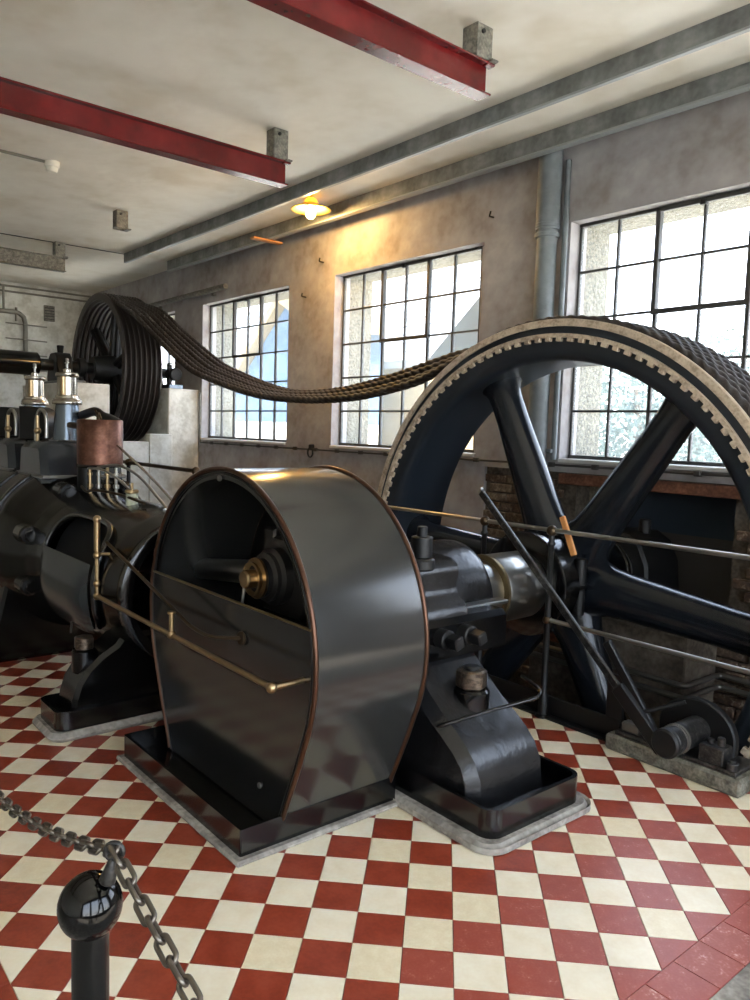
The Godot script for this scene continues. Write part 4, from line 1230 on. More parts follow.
	tk.lathe([Vector2(0, 1.345), Vector2(0.138, 1.345), Vector2(0.145, 1.352), Vector2(0.145, 1.635), Vector2(0.14, 1.642), Vector2(0.0, 1.642)], 44, Transform3D(Basis.IDENTITY, tq))
	part(tk, "vessel", M.copper, ct)
	part(rodded(tq + Vector3(-0.05, 1.1, 0.06), tq + Vector3(-0.05, 1.345, 0.06), 0.07, 20, 0.006), "column", M.black_iron, ct)
	part(rodded(tq + Vector3(0, 1.33, 0), tq + Vector3(0, 1.346, 0), 0.15, 32, 0.004), "base_flange", M.black_enamel, ct)
	var fc := Shape.new()
	fc.rod(tq + Vector3(0.02, 1.64, 0.02), tq + Vector3(0.02, 1.69, 0.02), 0.012, 10)
	fc.tube([tq + Vector3(-0.03, 1.70, 0.02), tq + Vector3(0.0, 1.675, 0.02), tq + Vector3(0.04, 1.675, 0.02), tq + Vector3(0.07, 1.645, 0.02)], 0.008, 8)
	part(fc, "filler_cock", M.dark_brass, ct)
	part(rodded(tq + Vector3(-0.14, 1.59, 0), tq + Vector3(-0.42, 1.60, 0.06), 0.022, 12), "feed_union", M.dark_brass, ct)
	for k in 4:
		var o := Vector3(0.065 + 0.045 * k, 0, 0.09 - 0.04 * k)
		var df := Shape.new()
		df.rod(tq + o + Vector3(0, 1.16, 0), tq + o + Vector3(0, 1.335, 0), 0.011, 10)
		df.rod(tq + o + Vector3(0, 1.20, 0), tq + o + Vector3(0, 1.225, 0), 0.019, 10, 0.003)
		df.rod(tq + o + Vector3(0, 1.28, 0), tq + o + Vector3(0, 1.30, 0), 0.017, 10, 0.003)
		part(df, "drip_feed", M.steel if k % 2 else M.brass, ct)
	# bent and sloping feed pipes running down towards the crank
	var paths := [
		[[Vector3(-4.86, 1.48, -1.9), Vector3(-4.355, 1.316, -1.9), Vector3(-3.98, 1.17, -1.9)], 0.008, M.bright_steel, "straight bright pipe sloping down from behind the copper tank"],
		[[Vector3(-4.93, 1.335, -1.80), Vector3(-4.7, 1.36, -1.84), Vector3(-4.48, 1.31, -1.88), Vector3(-4.25, 1.2, -1.9), Vector3(-4.08, 1.12, -1.9)], 0.009, M.steel, "upper arched feed pipe between copper tank and crank guard"],
		[[Vector3(-4.93, 1.33, -1.74), Vector3(-4.72, 1.33, -1.76), Vector3(-4.5, 1.26, -1.8), Vector3(-4.3, 1.16, -1.82)], 0.008, M.steel, "lower arched feed pipe between copper tank and crank guard"],
		[[Vector3(-5.0, 1.21, -1.72), Vector3(-4.85, 1.19, -1.70), Vector3(-4.7, 1.21, -1.70), Vector3(-4.45, 1.2, -1.76), Vector3(-4.2, 1.17, -1.80)], 0.009, M.dark_brass, "low brass feed pipe on top of the engine trunk"]]
	for q in paths:
		var s := Shape.new()
		s.tube(smooth_line(q[0], 6), q[1], 8)
		single(s, "feed_pipe", q[2], q[3], "pipe", "feed pipes on the engine")
	# glass drip oiler on the trunk
	var oc := thing("drip_oiler", "small glass drip oiler with brass caps on the engine trunk", "oiler", Vector3(-4.38, 1.05, -1.8))
	var oq := Vector3(-4.38, 0, -1.8)
	part(rodded(oq + Vector3(0, 1.135, 0), oq + Vector3(0, 1.215, 0), 0.036, 20, 0.004), "glass", M.cup_glass, oc)
	part(rodded(oq + Vector3(0, 1.137, 0), oq + Vector3(0, 1.205, 0), 0.034, 20), "oil_fill", M.oil, oc)
	var oca := Shape.new()
	oca.rod(oq + Vector3(0, 1.215, 0), oq + Vector3(0, 1.235, 0), 0.04, 20, 0.004)
	oca.rod(oq + Vector3(0, 1.235, 0), oq + Vector3(0, 1.275, 0), 0.009, 10)
	part(oca, "top_cap", M.brass, oc)
	var ocb := Shape.new()
	ocb.rod(oq + Vector3(0, 1.12, 0), oq + Vector3(0, 1.135, 0), 0.038, 20, 0.003)
	ocb.rod(oq + Vector3(0, 1.05, 0), oq + Vector3(0, 1.12, 0), 0.014, 12)
	ocb.ball(oq + Vector3(0, 1.085, 0), 0.022, 12)
	part(ocb, "drip_nozzle", M.steel, oc)
	# handrail behind the engine
	var hb := thing("rear_handrail", "dark handrail with ball joints behind the engine trunk", "handrail", Vector3(-5.4, 0, -2.6))
	part(rodded(Vector3(-6.6, 1.29, -2.6), Vector3(-5.13, 1.29, -2.6), 0.016, 12), "rail", M.dark_brass, hb)
	for x in [-5.15, -6.4]:
		var k := Shape.new()
		k.ball(Vector3(x, 1.29, -2.6), 0.033, 14)
		part(k, "ball_joint", M.dark_brass, hb)
		part(rodded(Vector3(x, 0.0, -2.6), Vector3(x, 1.27, -2.6), 0.017, 12), "post", M.black_iron, hb)

func pn(g: Array, i: int, j: int) -> Vector3:
	var a: Vector3 = g[mini(i + 1, g.size() - 1)][j] - g[maxi(i - 1, 0)][j]
	var b: Vector3 = g[i][mini(j + 1, g[0].size() - 1)] - g[i][maxi(j - 1, 0)]
	var n := a.cross(b).normalized()
	return n if n.z > 0 else -n

func build_pulley() -> void:
	var p := thing("rope_pulley", "black grooved rope pulley high up at the far end of the hall", "pulley", Vector3(PUL.x, PUL.y - 0.985, -4.02))
	var xf := Transform3D(AXIS_Z, Vector3(PUL.x, PUL.y, 0))
	var rim := Shape.new()
	var outer := [Vector2(0.90, -4.268), Vector2(0.985, -4.265)]
	var inner := []
	for i in 7:
		var z := -4.222 + i * 0.067
		outer.append_array([Vector2(0.988, z - 0.030), Vector2(0.948, z - 0.016), Vector2(0.935, z), Vector2(0.948, z + 0.016), Vector2(0.988, z + 0.030)])
		inner.append_array([Vector2(0.905, z - 0.030), Vector2(0.875, z - 0.014), Vector2(0.875, z + 0.014), Vector2(0.905, z + 0.030)])
	inner.reverse()
	rim.lathe(outer + [Vector2(0.985, -3.775), Vector2(0.90, -3.772)] + inner + [Vector2(0.90, -4.268)], 120, xf, 0, TAU, 0.9)
	part(rim, "rim", M.pulley_iron, p)
	for k in 6:
		var a := deg_to_rad(20.0 + 60.0 * k)
		var d := Vector3(cos(a), sin(a), 0)
		var c := Vector3(PUL.x, PUL.y, -4.02)
		var b := Basis(Vector3(0, 0, 1), a)
		var s := Shape.new()
		s.box(c + d * 0.53, Vector3(0.74, 0.07, 0.16), 0.02, b)
		s.box(c + d * 0.53, Vector3(0.74, 0.13, 0.05), 0.015, b)
		part(s, "spoke", M.black_iron, p)
	var h := Shape.new()
	h.lathe([Vector2(0.08, -4.3), Vector2(0.15, -4.3), Vector2(0.16, -4.28), Vector2(0.19, -4.1), Vector2(0.19, -3.94), Vector2(0.16, -3.76), Vector2(0.15, -3.72), Vector2(0.08, -3.72)], 32, xf)
	part(h, "hub", M.black_iron, p)
	# shaft and its tubular cover towards the viewer
	var ls := thing("line_shaft", "dark line shaft with a fat black cover at the far left", "shaft", Vector3(PUL.x, PUL.y - 0.15, -2.8))
	part(rodded(Vector3(PUL.x, PUL.y, -4.76), Vector3(PUL.x, PUL.y, -1.2), 0.075, 24, 0.005), "shaft", M.black_iron, ls)
	part(rodded(Vector3(PUL.x, PUL.y, -3.03), Vector3(PUL.x, PUL.y, -1.0), 0.148, 36, 0.015), "shaft_cover", M.black_gloss, ls)
	part(rodded(Vector3(PUL.x, PUL.y, -3.62), Vector3(PUL.x, PUL.y, -3.52), 0.12, 24, 0.01), "collar", M.black_iron, ls)
	# bearings on their pillars
	for k in 2:
		var z: float = [-3.31, -4.53][k]
		var b := thing("plummer_block", ["black plummer block on the near white pillar", "black plummer block on the pillar by the window wall"][k], "bearing", Vector3(PUL.x, 2.09, z), "bearings of the line shaft")
		part(span(Vector3(PUL.x - 0.3, 2.09, z - 0.12), Vector3(PUL.x + 0.6, 2.14, z + 0.12), 0.008), "sole_plate", M.grey_paint, b)
		var hs := Shape.new()
		hs.prism([Vector2(-0.24, 2.14), Vector2(0.24, 2.14), Vector2(0.22, 2.24), Vector2(0.17, 2.36), Vector2(0.17, 2.44), Vector2(0.1, 2.5), Vector2(-0.1, 2.5), Vector2(-0.17, 2.44), Vector2(-0.17, 2.36), Vector2(-0.22, 2.24)], 0.2, Transform3D(Basis.IDENTITY, Vector3(PUL.x, 0, z - 0.1)), 0.015, 0.6)
		part(hs, "housing", M.black_iron, b)
		for sx in [-0.2, 0.2]:
			part(rodded(Vector3(PUL.x + sx, 2.2, z), Vector3(PUL.x + sx, 2.42, z), 0.022, 10, 0.003), "bolt", M.black_iron, b)
		part(rodded(Vector3(PUL.x, 2.5, z), Vector3(PUL.x, 2.6, z), 0.035, 14, 0.006, 0.045), "grease_cup", M.black_iron, b)
		if k == 1:
			part(span(Vector3(-9.86, 2.09, -4.6), Vector3(-9.5, 2.15, -4.4), 0.008), "outer_plate", M.valve_blue, b)
			part(span(Vector3(-9.74, 2.15, -4.53), Vector3(-9.68, 2.42, -4.47), 0.008), "stay", M.black_iron, b)
			part(rodded(Vector3(-9.8, 2.29, -4.56), Vector3(-9.62, 2.29, -4.56), 0.085, 24, 0.012), "end_disc", M.black_iron, b)
	part_pillars()

func part_pillars() -> void:
	single(span(Vector3(-11.2, 0, -3.58), Vector3(-9.4, 2.09, -3.06), 0.012), "bearing_pillar", M.whitewash, "cream masonry pillar under the near end of the line shaft", "pillar", "pillars of the line shaft")
	single(span(Vector3(-11.2, 0, WALL_Z + 0.002), Vector3(-9.39, 2.09, -4.34), 0.012), "bearing_pillar", M.whitewash, "white masonry pillar between the rope pulley and the window wall", "pillar", "pillars of the line shaft")
	var w := thing("pit_wall", "low cream wall stepped up in front of the pulley foot", "wall", Vector3(-9.3, 0, -3.95))
	part(span(Vector3(-9.395, 0, -4.02), Vector3(-9.25, 1.40, -3.56), 0.008), "masonry", M.whitewash, w)
	part(span(Vector3(-9.395, 0, -4.335), Vector3(-9.25, 1.50, -4.03), 0.008), "masonry", M.whitewash, w)

func build_ropes() -> void:
	var near := [Vector2(-9.3, 2.97), Vector2(-8.73, 2.69), Vector2(-7.93, 2.31), Vector2(-7.46, 2.15), Vector2(-6.43, 1.94), Vector2(-5.59, 1.876), Vector2(-4.88, 1.885), Vector2(-4.28, 1.96), Vector2(-3.97, 2.035)]
	var far := [Vector2(-9.3, 3.02), Vector2(-8.73, 2.74), Vector2(-7.93, 2.38), Vector2(-7.46, 2.22), Vector2(-6.43, 1.99), Vector2(-5.59, 1.975), Vector2(-4.88, 2.065), Vector2(-4.28, 2.18), Vector2(-3.97, 2.23)]
	var names := ["nearest", "second", "third", "middle", "fifth", "sixth", "farthest"]
	for i in 7:
		var z := -3.82 - 0.067 * i
		var f := i / 6.0
		f = clampf(f + [0.0, 0.03, -0.05, 0.08, 0.0, 0.1, 0.0][i], 0, 1)
		var pts := []
		var sag := []
		for k in near.size(): sag.append(near[k].lerp(far[k], f))
		# round the pulley from below, over the top, along the slack run, over the flywheel
		for k in range(28, 0, -1):
			var a := deg_to_rad(62.0 + 7.5 * k)
			pts.append(PUL + Vector2(cos(a), sin(a)) * 0.963)
		pts.append(PUL + Vector2(cos(deg_to_rad(62.0)), sin(deg_to_rad(62.0))) * 0.963)
		pts.append_array(sag)
		var top := lerpf(112.0, 99.0, f)
		for k in 20:
			var a := deg_to_rad(lerpf(top, -62.0, k / 19.0))
			pts.append(AX + Vector2(cos(a), sin(a)) * 1.579)
		var line := smooth_line(pts, 8)
		# resample at even steps
		var even := [line[0]]
		var step := 0.018
		var rest := 0.0
		for k in line.size() - 1:
			var a: Vector2 = line[k]
			var b: Vector2 = line[k + 1]
			var l := a.distance_to(b)
			var d := step - rest
			while d <= l:
				even.append(a.lerp(b, d / l)); d += step
			rest = l - (d - step)
		var s := Shape.new()
		var m := even.size()
		var rings := []
		var nrm := []
		var r0 := 0.0295
		for k in m:
			var t: Vector2 = (even[mini(k + 1, m - 1)] - even[maxi(k - 1, 0)]).normalized()
			var up := Vector3(-t.y, t.x, 0)
			var t3 := Vector3(t.x, t.y, 0)
			var c := Vector3(even[k].x, even[k].y, z)
			var ring := []
			var nr := []
			for j in 12:
				var th := TAU * j / 12
				var ph := 3.0 * th - TAU * k * step / 0.08 + i
				var d := up * cos(th) + Vector3(0, 0, 1) * sin(th)
				var tg := up * -sin(th) + Vector3(0, 0, 1) * cos(th)
				var r := r0 * (1.0 + 0.13 * cos(ph))
				ring.append(c + d * r)
				nr.append((d + tg * (0.39 * sin(ph)) - t3 * (0.13 * r0 * TAU / 0.08 * sin(ph))).normalized())
			rings.append(ring); nrm.append(nr)
		for k in m - 1:
			for j in 12:
				var l := (j + 1) % 12
				s.quad_n(rings[k][j], rings[k][l], rings[k + 1][l], rings[k + 1][j], nrm[k][j], nrm[k][l], nrm[k + 1][l], nrm[k + 1][j])
		single(s, "drive_rope", M.rope, "%s of the seven brown twisted ropes from pulley to flywheel" % names[i], "rope", "drive ropes")

func build_railing() -> void:
	var z := -3.57
	var r := thing("pit_railing", "steel railing with ball joints along the edge of the flywheel pit", "railing", Vector3(-2.9, 0, z))
	part(rodded(Vector3(-4.75, 1.085, z), Vector3(-1.2, 1.10, z), 0.0125, 14), "rail", M.steel, r)
	part(rodded(Vector3(-2.68, 0.575, z), Vector3(-1.2, 0.568, z), 0.0125, 14), "rail", M.steel, r)
	for x in [-4.3, -3.19, -2.68, -1.3]:
		var ps := Shape.new()
		ps.lathe([Vector2(0, 0), Vector2(0.045, 0), Vector2(0.045, 0.012), Vector2(0.03, 0.02), Vector2(0.028, 0.12), Vector2(0.02, 0.14), Vector2(0.018, 0.52), Vector2(0.022, 0.53), Vector2(0.018, 0.62), Vector2(0.016, 1.0), Vector2(0.024, 1.01), Vector2(0.024, 1.02), Vector2(0.016, 1.03), Vector2(0.016, 1.07), Vector2(0, 1.07)], 16, Transform3D(Basis.IDENTITY, Vector3(x, 0.0, z)))
		var post := part(ps, "post", M.black_iron, r)
		for y in ([1.09, 0.572] if x > -3.0 else [1.09]):
			var k := Shape.new()
			k.ball(Vector3(x, y, z), 0.032 if y > 1 else 0.028, 16)
			part(k, "ball_joint", M.dark_brass, post)
	part(span(Vector3(-4.75, 0.0, -3.622), Vector3(-2.2, 0.12, -3.602), 0.003), "kick_plate", M.black_iron, r)
	part(span(Vector3(-4.75, 0.0, -3.60), Vector3(-2.24, 0.016, -3.545), 0.003), "kick_plate_foot", M.black_iron, r)
	part(span(Vector3(-2.29, 0.0, -3.63), Vector3(-2.19, 0.36, -3.605), 0.004), "end_plate", M.black_iron, r)
	var wd := Shape.new()
	wd.box(Vector3(-2.59, 1.07, -3.60), Vector3(0.035, 0.23, 0.02), 0.004, Basis(Vector3(0, 0, 1), 0.42))
	single(wd, "wooden_tag", M.pine, "small orange wooden tag hanging at the railing joint", "tag")

func build_barring_gear() -> void:
	var b := thing("barring_gear", "black barring gear with a long slanting hand lever beside the flywheel", "barring gear", Vector3(-1.85, 0, -3.55))
	part(span(Vector3(-2.2, 0, -3.72), Vector3(-1.49, 0.085, -3.47), 0.012), "plinth", M.concrete_dark, b, "rough concrete plinth")
	part(span(Vector3(-2.16, 0.085, -3.715), Vector3(-1.52, 0.108, -3.49), 0.006), "base_plate", M.worn_iron, b)
	part(rodded(Vector3(-1.80, 0.19, -3.37), Vector3(-1.80, 0.19, -3.68), 0.068, 32, 0.008), "worm_housing", M.worn_iron, b)
	for z in [-3.44, -3.46]:
		var g := Shape.new()
		g.lathe([Vector2(0.066, z - 0.006), Vector2(0.073, z - 0.004), Vector2(0.073, z + 0.004), Vector2(0.066, z + 0.006)], 32, Transform3D(AXIS_Z, Vector3(-1.80, 0.19, 0)))
		part(g, "housing_band", M.dull_steel, b)
	var cv := Shape.new()
	var cp := [Vector2(0.2, -0.1)]
	for k in 21: cp.append(Vector2(0.2 * cos(PI * k / 20), 0.06 + 0.17 * sin(PI * k / 20)))
	cp.append(Vector2(-0.2, -0.1))
	cv.prism(cp, 0.05, Transform3D(Basis.IDENTITY, Vector3(-1.81, 0.11, -3.71)), 0.008, 0.7)
	part(cv, "gear_cover", M.black_iron, b)
	# lever: flat bar from the pawl up over the railing
	var p0 := Vector3(-1.86, 0.16, -3.39)
	var p1 := Vector3(-3.07, 1.285, -3.39)
	var d := (p1 - p0).normalized()
	var bs := Basis(d, Vector3(-d.y, d.x, 0), Vector3(0, 0, 1))
	var lv := part(boxed((p0 + p1) / 2, Vector3((p1 - p0).length(), 0.042, 0.022), 0.005, bs), "lever", M.worn_iron, b)
	part(boxed(p0 + d * 0.14, Vector3(0.36, 0.075, 0.034), 0.006, bs), "lever_fork", M.black_iron, lv)
	part(boxed(p1 + d * 0.01, Vector3(0.02, 0.042, 0.023), 0.004, bs), "lever_end", M.steel, lv)
	part(rodded(p0 + Vector3(0.055, 0.025, -0.02), p0 + Vector3(0.055, 0.025, 0.04), 0.072, 28, 0.01), "pawl_disc", M.black_iron, b)
	# short second arm with its link
	var q0 := Vector3(-1.98, 0.15, -3.56)
	var q1 := Vector3(-2.24, 0.56, -3.50)
	var e := (q1 - q0).normalized()
	part(boxed((q0 + q1) / 2, Vector3((q1 - q0).length(), 0.05, 0.03), 0.006, Basis(e, Vector3(0, 0, 1).cross(e).normalized(), e.cross(Vector3(0, 0, 1).cross(e).normalized()))), "short_arm", M.black_iron, b)
	part(rodded(Vector3(-2.02, 0.24, -3.52), Vector3(-1.84, 0.33, -3.6), 0.011, 10), "link_rod", M.black_iron, b)
	var blk := part(span(Vector3(-1.71, 0.108, -3.60), Vector3(-1.59, 0.19, -3.50), 0.006), "pawl_block", M.worn_iron, b)
	for q in [[-1.675, 0.02], [-1.625, 0.04]]:
		part(rodded(Vector3(q[0], 0.19, -3.55), Vector3(q[0], 0.19 + q[1], -3.55), 0.018, 12, 0.003), "block_bolt", M.worn_iron, blk)
	for q in [[-1.53, -3.515], [-2.1, -3.54]]:
		var n := Shape.new()
		n.hexa(Vector3(q[0] - 0.02, 0.108, q[1]), 0.03, 0.035)
		n.rod(Vector3(q[0] - 0.02, 0.14, q[1]), Vector3(q[0] - 0.02, 0.155, q[1]), 0.015, 10)
		part(n, "foundation_nut", M.worn_iron, b)
	part(boxed(Vector3(-2.08, 0.135, -3.54), Vector3(0.1, 0.05, 0.06), 0.006), "stop_bracket", M.dull_steel, b)

func hall_lamp(at: Vector3, label: String) -> void:
	var l := thing("pendant_lamp", label, "lamp", at, "enamel lamps of the hall")
	part(rodded(at + Vector3(0, 0.10, 0), Vector3(at.x, CEIL, at.z), 0.009, 10), "stem", M.dull_brass, l)
	var sh := Shape.new()
	sh.lathe([Vector2(0.19, 0.012), Vector2(0.186, 0.004), Vector2(0.12, 0.035), Vector2(0.075, 0.05), Vector2(0.06, 0.058)], 36, Transform3D(Basis.IDENTITY, at), 0, TAU, -1.0)
	sh.lathe([Vector2(0.0, 0.125), Vector2(0.03, 0.12), Vector2(0.055, 0.1), Vector2(0.075, 0.06), Vector2(0.12, 0.042), Vector2(0.19, 0.012)], 36, Transform3D(Basis.IDENTITY, at), 0, TAU, -1.0)
	part(sh, "shade", M.lamp_enamel, l, "yellow-glowing enamel dish shade")
	var bu := Shape.new()
	bu.lathe([Vector2(0, -0.075), Vector2(0.025, -0.07), Vector2(0.043, -0.05), Vector2(0.05, -0.025), Vector2(0.045, 0.01), Vector2(0.035, 0.045), Vector2(0, 0.05)], 24, Transform3D(Basis.IDENTITY, at), 0, TAU, -1.0)
	part(bu, "bulb", M.lamp_bulb, l, "bright warm bulb")
	var o := OmniLight3D.new()
	o.name = "lamp_light"
	o.position = at + Vector3(0, -0.02, 0)
	o.light_color = Color8(255, 204, 128)
	o.light_energy = 0.65
	o.light_size = 0.045
	o.omni_range = 25.0
	o.omni_attenuation = 2.0
	o.shadow_enabled = true
	add_child(o)

func build_wall_fittings() -> void:
	# travelling beams under the ceiling and their hangers
	var beams := [[-3.0, "red_paint", "short-looking red steel beam at the top centre of the picture", 3.44], [-4.97, "red_paint", "long red steel beam entering from the left edge", 3.40], [-9.86, "hanger_grey", "grey steel beam at the far left under the ceiling", 3.44]]
	for k in 3:
		var q: Array = beams[k]
		var x: float = q[0]
		var t := thing("steel_beam", q[2], "beam", Vector3(x, q[3], 0.0), "beams hung from the ceiling")
		var y0: float = q[3]
		var y1 := y0 + 0.17
		var m: Material = M[q[1]]
		part(span(Vector3(x - 0.006, y0 + 0.008, -3.2), Vector3(x + 0.006, y1 - 0.008, BACK_Z), 0.001), "web", m, t)
		part(span(Vector3(x - 0.05, y0, -3.2), Vector3(x + 0.05, y0 + 0.011, BACK_Z), 0.003), "flange", m, t)
		part(span(Vector3(x - 0.05, y1 - 0.011, -3.2), Vector3(x + 0.05, y1, BACK_Z), 0.003), "flange", m, t)
		part(boxed(Vector3(x + 0.03, y1 + 0.0, -3.19), Vector3(0.05, 0.035, 0.06), 0.006), "clip", m, t)
	var hang := [[-3.0, "grey hanger holding the red beam at the top centre", 3.61], [-4.97, "grey hanger holding the end of the long red beam", 3.57], [-7.93, "empty grey hanger on the ceiling without a beam", 3.60], [-9.86, "grey hanger over the grey beam at the far left", 3.61]]
	for q in hang:
		var x: float = q[0]
		var h := thing("ceiling_hanger", q[1], "hanger", Vector3(x, q[2], -3.13), "hangers on the ceiling")
		var y0: float = q[2]
		part(span(Vector3(x - 0.055, y0, -3.19), Vector3(x - 0.043, CEIL, -3.07), 0.003), "cheek", M.hanger_grey, h)
		part(span(Vector3(x + 0.043, y0, -3.19), Vector3(x + 0.055, CEIL, -3.07), 0.003), "cheek", M.hanger_grey, h)
		part(span(Vector3(x - 0.043, y0 + 0.02, -3.08), Vector3(x + 0.043, CEIL, -3.07), 0.002), "face_plate", M.hanger_grey, h)
		part(span(Vector3(x - 0.043, y0 + 0.02, -3.19), Vector3(x + 0.043, CEIL, -3.18), 0.002), "face_plate", M.hanger_grey, h)
		part(rodded(Vector3(x + 0.053, CEIL - 0.04, -3.11), Vector3(x + 0.066, CEIL - 0.04, -3.11), 0.012, 8), "bolt", M.black_iron, h)
		part(boxed(Vector3(x + 0.02, y0, -3.19), Vector3(0.12, 0.012, 0.05), 0.003), "bottom_tab", M.hanger_grey, h)
	# lamps
	hall_lamp(Vector3(-6.07, 3.64, -4.2), "lit warm enamel lamp hanging between the ceiling joists")
	# smoke detector with its surface conduit
	var sd := thing("smoke_detector", "small white smoke detector on the ceiling at the left", "detector", Vector3(-6.88, 3.70, -2.13))
	var sx := Transform3D(Basis.IDENTITY, Vector3(-6.88, 0, -2.13))
	var a := Shape.new()
	a.lathe([Vector2(0, 3.695), Vector2(0.035, 3.695), Vector2(0.045, 3.705), Vector2(0.05, 3.73), Vector2(0.058, 3.735), Vector2(0.06, 3.78), Vector2(0, 3.78)], 24, sx)
	part(a, "head", M.white_plastic, sd)
	part(rodded(Vector3(-6.88, 3.767, -2.07), Vector3(-6.80, 3.767, 1.5), 0.012, 8), "conduit", M.pipe_paint, sd)
	# thin cable along the ceiling
	single(rodded(Vector3(-9.86, 3.774, -3.1), Vector3(-9.83, 3.774, -3.93), 0.005, 6), "ceiling_cable", M.black_iron, "thin dark cable across the ceiling between grey beam and joist", "cable")
	single(rodded(Vector3(-9.95, 3.774, 1.0), Vector3(-9.86, 3.774, -3.06), 0.005, 6), "ceiling_cable", M.black_iron, "thin dark cable along the ceiling above the grey beam", "cable")
	# pine lath across the joists
	single(span(Vector3(-7.33, 3.612, -4.66), Vector3(-7.25, 3.632, -4.30), 0.003), "pine_lath", M.pine, "orange pine lath fixed under the grey joist by the wall", "lath")
	# grey tube along the wall above the windows
	var tb := thing("wall_tube", "grey tube fixed along the wall above the left windows", "tube", Vector3(-10.5, 3.29, -4.72))
	part(rodded(Vector3(-12.6, 3.31, -4.715), Vector3(-8.6, 3.335, -4.715), 0.035, 18, 0.006), "tube", M.hanger_grey, tb)
	for x in [-12.2, -10.6, -9.0]:
		part(span(Vector3(x - 0.02, 3.27, WALL_Z), Vector3(x + 0.02, 3.37, -4.74), 0.003), "bracket", M.hanger_grey, tb)
	# downpipe beside the right window
	var dp := thing("downpipe", "fat grey downpipe on the wall left of the right window", "pipe", Vector3(-3.71, 1.3, -4.69))
	part(rodded(Vector3(-3.70, 1.33, -4.685), Vector3(-3.70, 3.2, -4.685), 0.075, 28), "pipe", M.downpipe_grey, dp)
	part(rodded(Vector3(-3.70, 3.14, -4.685), Vector3(-3.70, CEIL, -4.685), 0.088, 28), "upper_pipe", M.downpipe_grey, dp)
	for y in [3.10, 3.17, 1.42, 1.33]:
		part(rodded(Vector3(-3.70, y - 0.018, -4.685), Vector3(-3.70, y + 0.018, -4.685), 0.092, 28, 0.006), "collar", M.downpipe_grey, dp)
	part(span(Vector3(-3.79, 1.50, WALL_Z), Vector3(-3.58, 1.53, -4.70), 0.003), "strap", M.downpipe_grey, dp)
	# slender pipe right beside it
	single(rodded(Vector3(-3.585, 1.45, -4.745), Vector3(-3.585, 3.63, -4.745), 0.022, 14), "slender_pipe", M.downpipe_grey, "slender grey pipe between downpipe and right window", "pipe")
	# conduit with clips under the sills
	var cd := thing("sill_conduit", "thin dark conduit with clips running below the window sills", "conduit", Vector3(-5.2, 1.38, -4.75))
	part(rodded(Vector3(-9.3, 1.40, -4.755), Vector3(-1.0, 1.418, -4.755), 0.009, 8), "conduit", M.frame_paint, cd)
	part(rodded(Vector3(-9.3, 1.40, -4.755), Vector3(-9.33, 2.05, -4.755), 0.011, 8), "riser", M.hanger_grey, cd)
	for k in 21:
		part(boxed(Vector3(-9.0 + k * 0.385, 1.402 + k * 0.0008, -4.758), Vector3(0.05, 0.036, 0.036), 0.006), "clip", M.frame_paint, cd)
	# ring hook and wall hooks
	var rh := thing("wall_ring", "black ring hanging from the conduit between the two left windows", "ring", Vector3(-6.75, 1.33, -4.74))
	var rr := []
	for k in 20: rr.append(Vector3(-6.75 + 0.045 * cos(TAU * k / 20), 1.375 + 0.05 * sin(TAU * k / 20), -4.735))
	var rs := Shape.new()
	rs.tube(rr, 0.009, 8, true)
	part(rs, "ring", M.black_iron, rh)
	part(boxed(Vector3(-6.75, 1.43, -4.75), Vector3(0.05, 0.06, 0.05), 0.008), "staple", M.black_iron, rh)
	var spots := [Vector3(-4.323, 3.37, WALL_Z), Vector3(-6.654, 3.351, WALL_Z), Vector3(-6.96, 3.03, WALL_Z)]
	for k in 3:
		var q: Vector3 = spots[k]
		var s := Shape.new()
		s.tube([q, q + Vector3(0, 0, 0.05), q + Vector3(0.02, 0.0, 0.07), q + Vector3(0.03, 0.03, 0.07)], 0.007, 8)
		single(s, "wall_hook", M.black_iron, ["small hook on the wall left of the downpipe", "small hook high between the two left windows", "small bracket by the corner of the left window"][k], "hook", "hooks in the window wall")
	# pipes and plate on the far left wall
	var x := LEFT_X
	for k in 2:
		single(rodded(Vector3(x + 0.03, 3.715 - 0.085 * k, -4.7), Vector3(x + 0.03, 3.715 - 0.085 * k, 2.0), 0.016, 8), "wall_conduit", M.pipe_paint, ["upper thin pipe under the ceiling of the far wall", "lower thin pipe under the ceiling of the far wall"][k], "pipe", "pipes on the far wall")
	var bp := Shape.new()
	bp.tube([Vector3(x + 0.05, 3.30, -2.6), Vector3(x + 0.05, 3.32, -3.48), Vector3(x + 0.05, 3.30, -3.57), Vector3(x + 0.05, 3.25, -3.63), Vector3(x + 0.05, 3.16, -3.655), Vector3(x + 0.05, 2.3, -3.66)], 0.036, 12)
	var bw := thing("bent_pipe", "cream pipe bending downwards on the far wall", "pipe", Vector3(x + 0.05, 2.3, -3.6))
	part(bp, "pipe", M.pipe_paint, bw)
	part(rodded(Vector3(x + 0.05, 3.33, -3.335), Vector3(x + 0.05, 3.72, -3.335), 0.018, 8), "riser", M.pipe_paint, bw)
	part(rodded(Vector3(x + 0.05, 3.18, -3.52), Vector3(x + 0.05, 3.39, -3.52), 0.02, 8), "tee", M.pipe_paint, bw)
	for k in 4:
		single(rodded(Vector3(x + 0.1, 3.135 - 0.235 * k, -3.35), Vector3(x + 0.1, 3.125 - 0.235 * k, -3.97), 0.011, 6), "wall_rod", M.pipe_paint, ["topmost", "second", "third", "lowest"][k] + " of the short horizontal rods on the far wall", "rod", "rods on the far wall")
	var pq := thing("wall_plate", "small grey grille plate on the far wall beside the pulley", "plate", Vector3(x, 3.235, -4.035))
	part(span(Vector3(x, 3.235, -4.12), Vector3(x + 0.03, 3.485, -3.95), 0.006), "plate", M.hanger_grey, pq)
